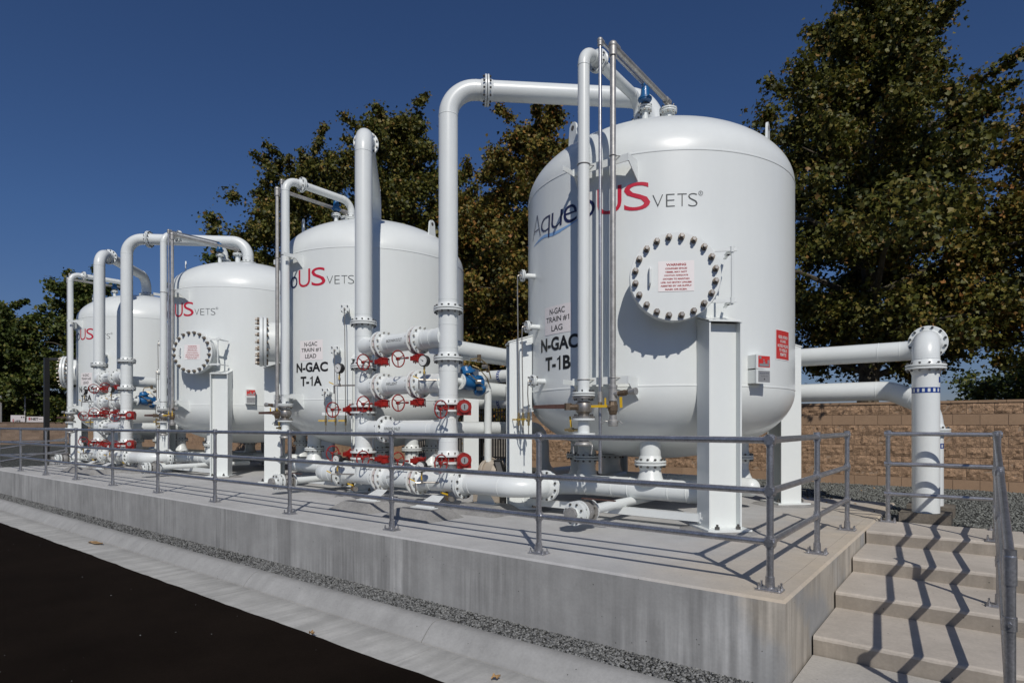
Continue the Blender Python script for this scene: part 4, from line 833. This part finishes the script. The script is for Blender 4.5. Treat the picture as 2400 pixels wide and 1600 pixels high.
m = M().mat(STEEL).revolve((px+.42, py-.05, .44), (1, -.3, .2), [(0, .12), (.05, .12), (.07, .08), (.09, .02)], 24); m.build('end_cap', pp)

# ---------------------------------------------------------------- railings
RT = .0245
def fitting(m, p, ax, r=.0325, l=.085):
    p = np.asarray(p, float); a = np.asarray(ax, float); m.mat(GALV).cyl(p-a*l/2, p+a*l/2, r, seg=20)
def post(parent, x, y, z0, z1, rails, dirs=((1, 0, 0),), base=True, rt=RT):
    m = M().mat(GALV).cyl((x, y, z0), (x, y, z1), rt, seg=20)
    for zz in rails:
        for d in dirs: fitting(m, (x, y, zz), d, .0325, .075)
        fitting(m, (x, y, zz), (0, 0, 1), .0305, .085)
    m.sphere((x, y, z1+.002), .0325, 16)
    m.mat(DARKB)
    for zz in rails[:-1]: m.cyl((x+.01, y-.036, zz), (x+.01, y-.030, zz), .006, seg=8)
    p = m.build('post', parent)
    if base:
        m = M().mat(GALV).box((x, y, z0+.006), (.175, .115, .012)).box((x, y, z0+.016), (.13, .085, .012)).cyl((x, y, z0+.01), (x, y, z0+.10), .0335, .031, seg=20)
        for sx, sy in ((-.068, -.035), (.068, .035), (.068, -.035), (-.068, .035)): m.cyl((x+sx, y+sy, z0+.01), (x+sx, y+sy, z0+.055), .0075, seg=8); m.cyl((x+sx, y+sy, z0+.012), (x+sx, y+sy, z0+.028), .013, seg=6)
        m.build('base_plate', p)
ZR = (.344, .707, 1.07); S1, S2 = 2.01706, 1.5616
g = thing('guard_rail', (0, 0, 0), 'long galvanised three-bar railing along the front edge of the slab and round its near corner', 'railing')
for i in range(11): post(g, -i*S1, 0, 0, 1.07, ZR, ((1, 0, 0), (0, 1, 0)) if i in (0, 10) else ((1, 0, 0),))
for i in (1, 2): post(g, 0, i*S2, 0, 1.07, ZR, ((0, 1, 0),))
post(g, -10*S1, 1.55, 0, 1.07, ZR, ((0, 1, 0),))
for z in ZR:
    M().mat(GALV).cyl((-10*S1, 0, z), (0, 0, z), RT, seg=20).build('rail', g)
    M().mat(GALV).cyl((0, 0, z), (0, 2*S2, z), RT, seg=20).build('rail', g)
    M().mat(GALV).cyl((-10*S1, 0, z), (-10*S1, 1.55, z), RT, seg=20).build('rail', g)
g2 = thing('stair_rail', (.29, 4.08, 0), 'galvanised railing behind the top step and sloping down the right side of the steps', 'railing', 'stair railings')
post(g2, .29, 4.08, 0, 1.07, (.344, .707, 1.07)); post(g2, 1.34, 4.12, 0, 1.07, (.344, .707, 1.07))
SL = (1.07-.46)/(3.31+.28); ex, ey = 1.315, -.28
for yy, zb in ((3.31, 0), (1.73, -.29)):
    zt = 1.07-SL*(3.31-yy); post(g2, 1.308, yy, zb, zt, (zt-.726, zt-.363, zt), ((0, 1, SL),))
post(g2, ex, ey, -.58, .46, (.46,), (), rt=.027)
for k, z in enumerate((.344, .707, 1.07)):
    M().mat(GALV).cyl((.29, 4.08, z), (1.34, 4.12, z), RT, seg=20).build('rail', g2)
    M().mat(GALV).pipe([(1.34, 4.12, z), (1.308, 3.31, z), (ex, ey, .46-(1.07-z))], RT, bend=.15, seg=20, seam=False).build('rail', g2)
m = M(); fitting(m, (ex, ey, .385), (0, 0, 1), .0325, .15); m.build('coupling', g2); m = M(); fitting(m, (ex, ey, .10), (0, 0, 1), .033, .075); m.mat(GALV).cyl((ex, ey+.04, .10), (ex, ey-.05, .10), .012, seg=8); m.build('coupling', g2)
g3 = thing('stair_rail', (-20.9, 1.75, 0), 'far sloping stair railing past the left end of the slab', 'railing', 'stair railings')
for z0, z1 in ((.76, .45), (.417, .08)): M().mat(GALV).cyl((-20.9, 1.75, z0), (-20.9, -.1, z1), RT, seg=12).build('rail', g3)
post(g3, -20.9, 1.75, -.1, .80, (.417, .76), ((0, 1, 0),), base=False)

# ---------------------------------------------------------------- block wall, gate, far wall
WY = 9.6
def block_wall(name, x0, x1, y, detail, seed, label, axis='x', z0=-.10, top=1.63, sgn=-1, mB=None, mS=None):
    random.seed(seed); rng = np.random.default_rng(seed); m = M()
    def pt(a, d, z): return (a, y+sgn*d, z) if axis == 'x' else (y+sgn*d, a, z)
    nc = 8; cz = [z0+.10*0+0+i*.203 for i in range(nc+1)]; cz = [top-.05-(nc-i)*.203 for i in range(nc+1)]; cz[0] = z0-.1
    m.mat(MORTAR); c = pt((x0+x1)/2, 0, (z0-.1+top-.03)/2); m.box(c, (x1-x0, .17, top-.03-z0+.1) if axis == 'x' else (.17, x1-x0, top-.03-z0+.1))
    for k in range(nc):
        smooth_ = k in (0, 6); m.mat((mS or BLOCKS) if smooth_ else (mB or BLOCK)); a = x0-(k % 2)*.2
        while a < x1:
            a0, a1 = max(a+.005, x0), min(a+.401, x1); a += .406
            if a1-a0 < .03: continue
            za, zb = cz[k]+.005, cz[k+1]-.005
            if k == 0: za = cz[0]
            d0 = .093 if smooth_ else .088
            if smooth_ or not detail:
                m.add([pt(a0, .05, za), pt(a1, .05, za), pt(a1, .05, zb), pt(a0, .05, zb), pt(a0, d0, za), pt(a1, d0, za), pt(a1, d0, zb), pt(a0, d0, zb)], [(4, 5, 6, 7), (0, 1, 5, 4), (3, 7, 6, 2), (0, 4, 7, 3), (1, 2, 6, 5)])
            else:
                nu, nv = 9, 5; h = rng.uniform(-.012, .020, (nv, nu)); h += np.linspace(rng.uniform(-.01, .01), rng.uniform(-.01, .01), nu)[None]; h[0] = h[-1] = -.004; h[:, 0] = h[:, -1] = -.004
                vs = [pt(a0+(a1-a0)*(i+(0 if i in (0, nu-1) else rng.uniform(-.3, .3)))/(nu-1), d0+.008+h[j, i], za+(zb-za)*j/(nv-1)) for j in range(nv) for i in range(nu)]
                ring = [pt(a0, .05, za), pt(a1, .05, za), pt(a1, .05, zb), pt(a0, .05, zb)]; n0 = nu*nv
                fs = [(j*nu+i, j*nu+i+1, (j+1)*nu+i+1) for j in range(nv-1) for i in range(nu-1)]+[(j*nu+i, (j+1)*nu+i+1, (j+1)*nu+i) for j in range(nv-1) for i in range(nu-1)]
                fs += [(n0, n0+1)+tuple(range(nu-1, -1, -1)), (n0+2, n0+3)+tuple(n0-nu+i for i in range(nu)), (n0+3, n0)+tuple(j*nu for j in range(nv)), (n0+1, n0+2)+tuple(j*nu+nu-1 for j in range(nv-1, -1, -1))]
                m.add(vs+ring, fs)
    m.mat(mS or BLOCKS); a = x0
    while a < x1:
        b = min(a+.405, x1); c = pt((a+b)/2, .005, top-.0225); m.box(c, (b-a-.006, .21, .045) if axis == 'x' else (.21, b-a-.006, .045)); a += .405
    return tag(m.build(name, smooth=False), label, 'wall', 'block walls round the yard')
block_wall('block_wall', -9.8, 20.0, WY, True, 3, 'brown split-face block wall with a smooth band behind the nearest vessel and the steps')
block_wall('block_wall', -46, -14.3, WY, False, 5, 'long stretch of brown block wall behind the farther vessels')
block_wall('block_wall', -24, 9.5, -46, False, 6, 'low greyish block wall closing the far left end of the yard', axis='y', sgn=1, z0=-.15, top=1.33, mB=BLOCK_FAR, mS=BLOCK_FAR)
gt = thing('picket_gate', (-12.05, WY, 0), 'black iron picket gate in the gap of the block wall behind the manifold', 'gate')
for i in range(44):
    m = M().mat(PICKET).box((-14.2+i*.1, WY, .92), (.03, .03, 1.75)); m.build('picket', gt)
for z in (.2, 1.55): M().mat(PICKET).box((-12.05, WY, z), (4.4, .045, .045)).build('rail', gt)
for x in (-14.25, -9.85, -12.05): M().mat(PICKET).box((x, WY, .95), (.09, .09, 1.95)).build('gate_post', gt)

# lamp post by the far end of the slab, banners and poles over the far wall
lp = thing('lamp_post', (-25.6, 2.5, -.25), 'black square lamp post with a flat arm at the far left', 'lamp post')
M().mat(BLACK).box((-25.6, 2.5, 1.65), (.15, .15, 3.9)).build('pole', lp); M().mat(BLACK).box((-25.25, 2.95, 3.56), (.9, .16, .09), (V(.62, .78, 0), V(-.78, .62, 0), V(0, 0, 1))).build('lamp_head', lp); M().mat(CONC_OLD).cyl((-25.6, 2.5, -.3), (-25.6, 2.5, -.05), .2, seg=20).build('footing', lp)
def banner(y0, y1, z0, z1, txts, label):
    b = thing('banner', (-47.2, (y0+y1)/2, z0), label, 'banner', 'white banners above the far wall'); M().mat(SIGNW).box((-47.2, (y0+y1)/2, (z0+z1)/2), (.03, y1-y0, z1-z0)).build('panel', b)
    m = M()
    for tx, a0, a1, c0, c1, mm in txts:
        v, f = fit(tx, a0, a1, c0, c1, .03); m.mat(mm).add([(-47.18, y0+(y1-y0)*p[0], z0+(z1-z0)*p[1]) for p in v], f)
    m.build('lettering', b, smooth=False)
banner(7.14, 8.02, 1.36, 1.70, [('8', .10, .22, .30, .85, LRED), ('NET', .25, .68, .30, .78, LBLACK), ('----', .70, .92, .5, .58, LGREY)], 'white banner reading 8NET over the far wall beside the lamp post')
banner(6.33, 7.05, 1.36, 1.78, [('0', .12, .22, -.02, .45, LRED), ('UPE', .27, .68, .02, .25, LBLACK), ('- -', .72, .95, .6, .8, LGREY)], 'left white banner over the far wall')
for y, l in ((5.9, 'leftmost grey fence pole behind the far wall'), (7.10, 'grey fence pole between the two white banners')):
    tag(M().mat(GALV2).cyl((-47.4, y, -.2), (-47.4, y, 2.9), .05, seg=10).sphere((-47.4, y, 2.93), .07, 10).build('fence_pole'), l, 'pole', 'fence poles behind the far wall')
# power lines far behind the right-hand trees
for k, z in enumerate((7.6, 6.4)):
    m = M().mat(BLACK); pts = [(x, 46+.02*x, z+.9*((x-2)/40)**2) for x in range(-38, 60, 7)]; m.pipe(pts, .018, bend=.5, seg=6, arc=1, seam=False, caps=False); tag(m.build('power_line'), ('upper' if k == 0 else 'lower')+' dark wire crossing the sky behind the right-hand riser', 'wire', 'power lines')
stones('road_grit', STONE, 90, (-14, 1.5, -4.2, -1.25), .006, 9, lambda x, y: -.722+0*x, 'sparse grit scattered on the black asphalt')
# curled dry leaf in the gutter
rng = np.random.default_rng(2)
def curl(name, c, L, W, a, label, group=None):
    m = M().mat(DRYLEAF); n = 9; vs = []
    for i in range(n):
        t = i/(n-1); w2 = W*math.sin(math.pi*min(1, t*1.02+.02))**.6*.5+.003
        for s in (-1, 0, 1): vs.append((c[0]+math.cos(a)*(t-.5)*L-math.sin(a)*s*w2, c[1]+math.sin(a)*(t-.5)*L+math.cos(a)*s*w2, c[2]+.006+.02*math.sin(t*5)**2+abs(s)*.018*rng.uniform(.5, 1.3)))
    m.add(vs, [(i*3+j, i*3+j+1, i*3+j+4, i*3+j+3) for i in range(n-1) for j in range(2)]); return tag(m.build(name), label, 'leaf', group)
curl('dry_leaf', (-10.1, -.93, -.745), .42, .10, .15, 'large curled brown leaf lying in the gutter at the left')
curl('dry_leaf', (-3.58, -1.33, -.716), .07, .03, .1, 'small curled leaf at the edge of the black asphalt')
curl('dry_leaf', (-1.69, -1.02, -.735), .07, .05, .9, 'small brown leaf in the gutter at the bottom picture edge')
rng2 = np.random.default_rng(8); m = M().mat(DRYLEAF)
for i in range(60):
    c = V(rng2.uniform(-1.5, 4.5), rng2.uniform(4.7, 9.3), -.01); u_ = rng2.uniform(-.05, .05, 2); m.add([c, c+V(u_[0], u_[1], .02), c+V(u_[0]*.4-u_[1], u_[1]*.4+u_[0], .03)], [(0, 1, 2)])
tag(m.build('leaf_litter', smooth=False), 'scattered orange leaves on the gravel behind the steps', 'leaves', None, 'stuff')

# ---------------------------------------------------------------- trees
def tree(name, base, top, rad, seed, leafm, label, nleaf, size, low=.22, trunk=.22, shape=1.0, shoots=10, group='sycamores beyond the walls', lean=(0, 0)):
    rng = np.random.default_rng(seed); H = top-base[2]; root = thing(name, base, label, 'tree', group); bx, by, bz = base
    tr = M().mat(BARK); P = [V(bx, by, bz)]
    for i in range(1, 7): P.append(V(bx+lean[0]*i/6+rng.uniform(-.12, .12), by+lean[1]*i/6+rng.uniform(-.12, .12), bz+H*.85*i/6))
    for i in range(6): tr.cyl(P[i], P[i+1], trunk*(1-i/6.6), trunk*(1-(i+1)/6.6), seg=12, caps=False)
    cl = []
    def prof(t):   # crown radius along height
        return rad*(.72+.28*min(1, t/.2))*max(.06, 1-t)**(.72*shape)*(1+.12*math.sin(t*17+seed))
    nl = 64
    for i in range(nl):
        t = (i+.5)/nl; z = low+(1-low)*t*.97; k = z*.85*6/.85; k = min(5.99, z*6); j = int(k); o = P[j]+(P[j+1]-P[j])*(k-j) if z < .99 else P[-1]
        o = V(P[min(6, j)][0], P[min(6, j)][1], bz+H*z*.96); a = i*2.399+rng.uniform(-.4, .4); L = max(.35, prof(t))*rng.uniform(.72, 1.08); up = rng.uniform(.1, .5)*L*.5
        e = o+V(math.cos(a)*L, math.sin(a)*L, up); mid = o+(e-o)*.5+V(0, 0, up*.35)
        r0 = trunk*.34*(1-t*.7); tr.cyl(o-V(0, 0, .3), mid, r0, r0*.6, seg=6, caps=False); tr.cyl(mid, e, r0*.6, r0*.15, seg=6, caps=False)
        for q in (.3, .5, .68, .84, .96, 1.08):
            c = o+(e-o)*q+V(0, 0, up*.3*q)+rng.normal(0, .13*L, 3); cl.append((c, (.16+.22*(1-q*.5))*rad*.30*(.45+.55*L/rad)+.12))
    for i in range(shoots):   # loose shoots sticking out of the outline
        a = rng.uniform(0, 6.28); t = rng.uniform(.35, 1); z = bz+H*(low+(1-low)*t); L = max(.4, prof(t))*rng.uniform(1.0, 1.22); o = V(bx+lean[0]*t, by+lean[1]*t, z-.5); e = V(bx+math.cos(a)*L, by+math.sin(a)*L, z+rng.uniform(.2, .9))
        tr.cyl(o, e, .03, .008, seg=5, caps=False)
        for q in np.linspace(.7, 1.05, 5): cl.append((o+(e-o)*q, .13+.05*rad*.3))
    tr.build('trunk', root)
    C = np.array([c for c, _ in cl]); S = np.array([s for _, s in cl]); w_ = S**2.2; w_ /= w_.sum(); idx = rng.choice(len(cl), nleaf, p=w_)
    d = rng.normal(0, 1, (nleaf, 3)); d /= np.linalg.norm(d, axis=1)[:, None]; rr = np.abs(rng.normal(0, .68, nleaf))+.12
    pos = C[idx]+d*(rr*S[idx])[:, None]*np.array([1, 1, .8])+rng.normal(0, .05, (nleaf, 3))
    # leaf: five-point lobed blade, drooping, random facing
    nrm = d*.55+rng.normal(0, .62, (nleaf, 3))+np.array([0, 0, .35]); nrm /= np.linalg.norm(nrm, axis=1)[:, None]
    u = np.cross(nrm, rng.normal(0, 1, (nleaf, 3))); u /= np.linalg.norm(u, axis=1)[:, None]; v = np.cross(nrm, u)
    sh = np.array([(0, -.55, 0), (.38, -.30, .10), (.62, .12, .16), (.22, .16, .02), (0, .62, -.06), (-.22, .16, .02), (-.62, .12, .16), (-.38, -.30, .10)])
    sz = size*rng.uniform(.55, 1.25, nleaf); K = len(sh)
    co = pos[:, None]+(u[:, None]*sh[None, :, 0:1]+v[:, None]*sh[None, :, 1:2]+nrm[:, None]*sh[None, :, 2:3])*sz[:, None, None]
    F = np.array([(0, 1, 2, 3), (0, 3, 4, 5), (0, 5, 6, 7)]); fi = (F[None]+np.arange(nleaf)[:, None, None]*K).reshape(-1)
    me = bpy.data.meshes.new('crown'); me.vertices.add(nleaf*K); me.vertices.foreach_set('co', (co-np.array(base)).reshape(-1)); me.loops.add(len(fi)); me.loops.foreach_set('vertex_index', fi.astype(np.int32))
    npol = nleaf*3; me.polygons.add(npol); me.polygons.foreach_set('loop_start', np.arange(0, npol*4, 4, dtype=np.int32)); me.polygons.foreach_set('loop_total', np.full(npol, 4, np.int32)); me.update(calc_edges=True)
    me.materials.append(leafm); o = bpy.data.objects.new('crown', me); col.objects.link(o); o.parent = root; return root
tree('sycamore_tree', (-.9, 12.2, -.4), 13.0, 4.1, 11, LEAF_OLIVE, 'tall dense olive tree at the right, its top beyond the picture edge', 190000, .088, low=.225, trunk=.28, shape=1.12, shoots=22)
tree('sycamore_tree', (4.1, 14.6, -.4), 8.9, 4.2, 12, LEAF_AUT, 'broad browner tree at the right edge beside the tallest tree', 125000, .095, low=.30, trunk=.2, shape=.5)
tree('sycamore_tree', (-10.9, 12.4, -.4), 12.2, 3.5, 13, LEAF_AUT, 'orange-tinged tree between the riser elbow and the nearest vessel', 110000, .11, low=.1, shape=.6)
tree('sycamore_tree', (-18.0, 12.4, -.4), 14.6, 5.4, 14, LEAF_OLIVE, 'tall tree rising behind the second vessel from the right', 160000, .12, low=.1, shape=.75, shoots=20)
tree('sycamore_tree', (-13.9, 12.8, -.4), 10.3, 3.2, 21, LEAF_AUT, 'low tree seen right behind the tall bent riser pipe', 60000, .125, low=.1, shape=.6)
tree('sycamore_tree', (-25.0, 12.6, -.4), 14.6, 5.4, 15, LEAF_OLIVE, 'tree with loose twiggy top left of the tallest middle tree', 115000, .13, low=.1, shoots=26, shape=.6)
tree('sycamore_tree', (-31.5, 13.0, -.4), 11.8, 3.6, 16, LEAF_GREEN, 'lower tree showing between the vertical pipes of the farther train', 40000, .16, low=.1, shape=.5)
tree('sycamore_tree', (-48.5, 10.8, -.4), 11.8, 4.6, 17, LEAF_GREEN, 'dark tree behind the leftmost vertical pipe', 60000, .20, low=.06, trunk=.3, shape=.6)
tree('sycamore_tree', (-52, 6.6, -.4), 9.4, 4.2, 18, LEAF_GREEN, 'dark green tree over the white banners', 50000, .20, low=.16, trunk=.3, shape=.5)
tree('sycamore_tree', (-51, 2.6, -.4), 8.2, 3.4, 19, LEAF_GREEN, 'lower dark green tree at the left picture edge', 40000, .20, low=.14, trunk=.3, shape=.5)
tree('sycamore_tree', (3.0, 22.5, -.4), 3.6, 3.4, 20, LEAF_GREEN, 'distant low bush of green leaves behind the wall right of the riser', 20000, .12, low=.02, trunk=.1, shape=.5)
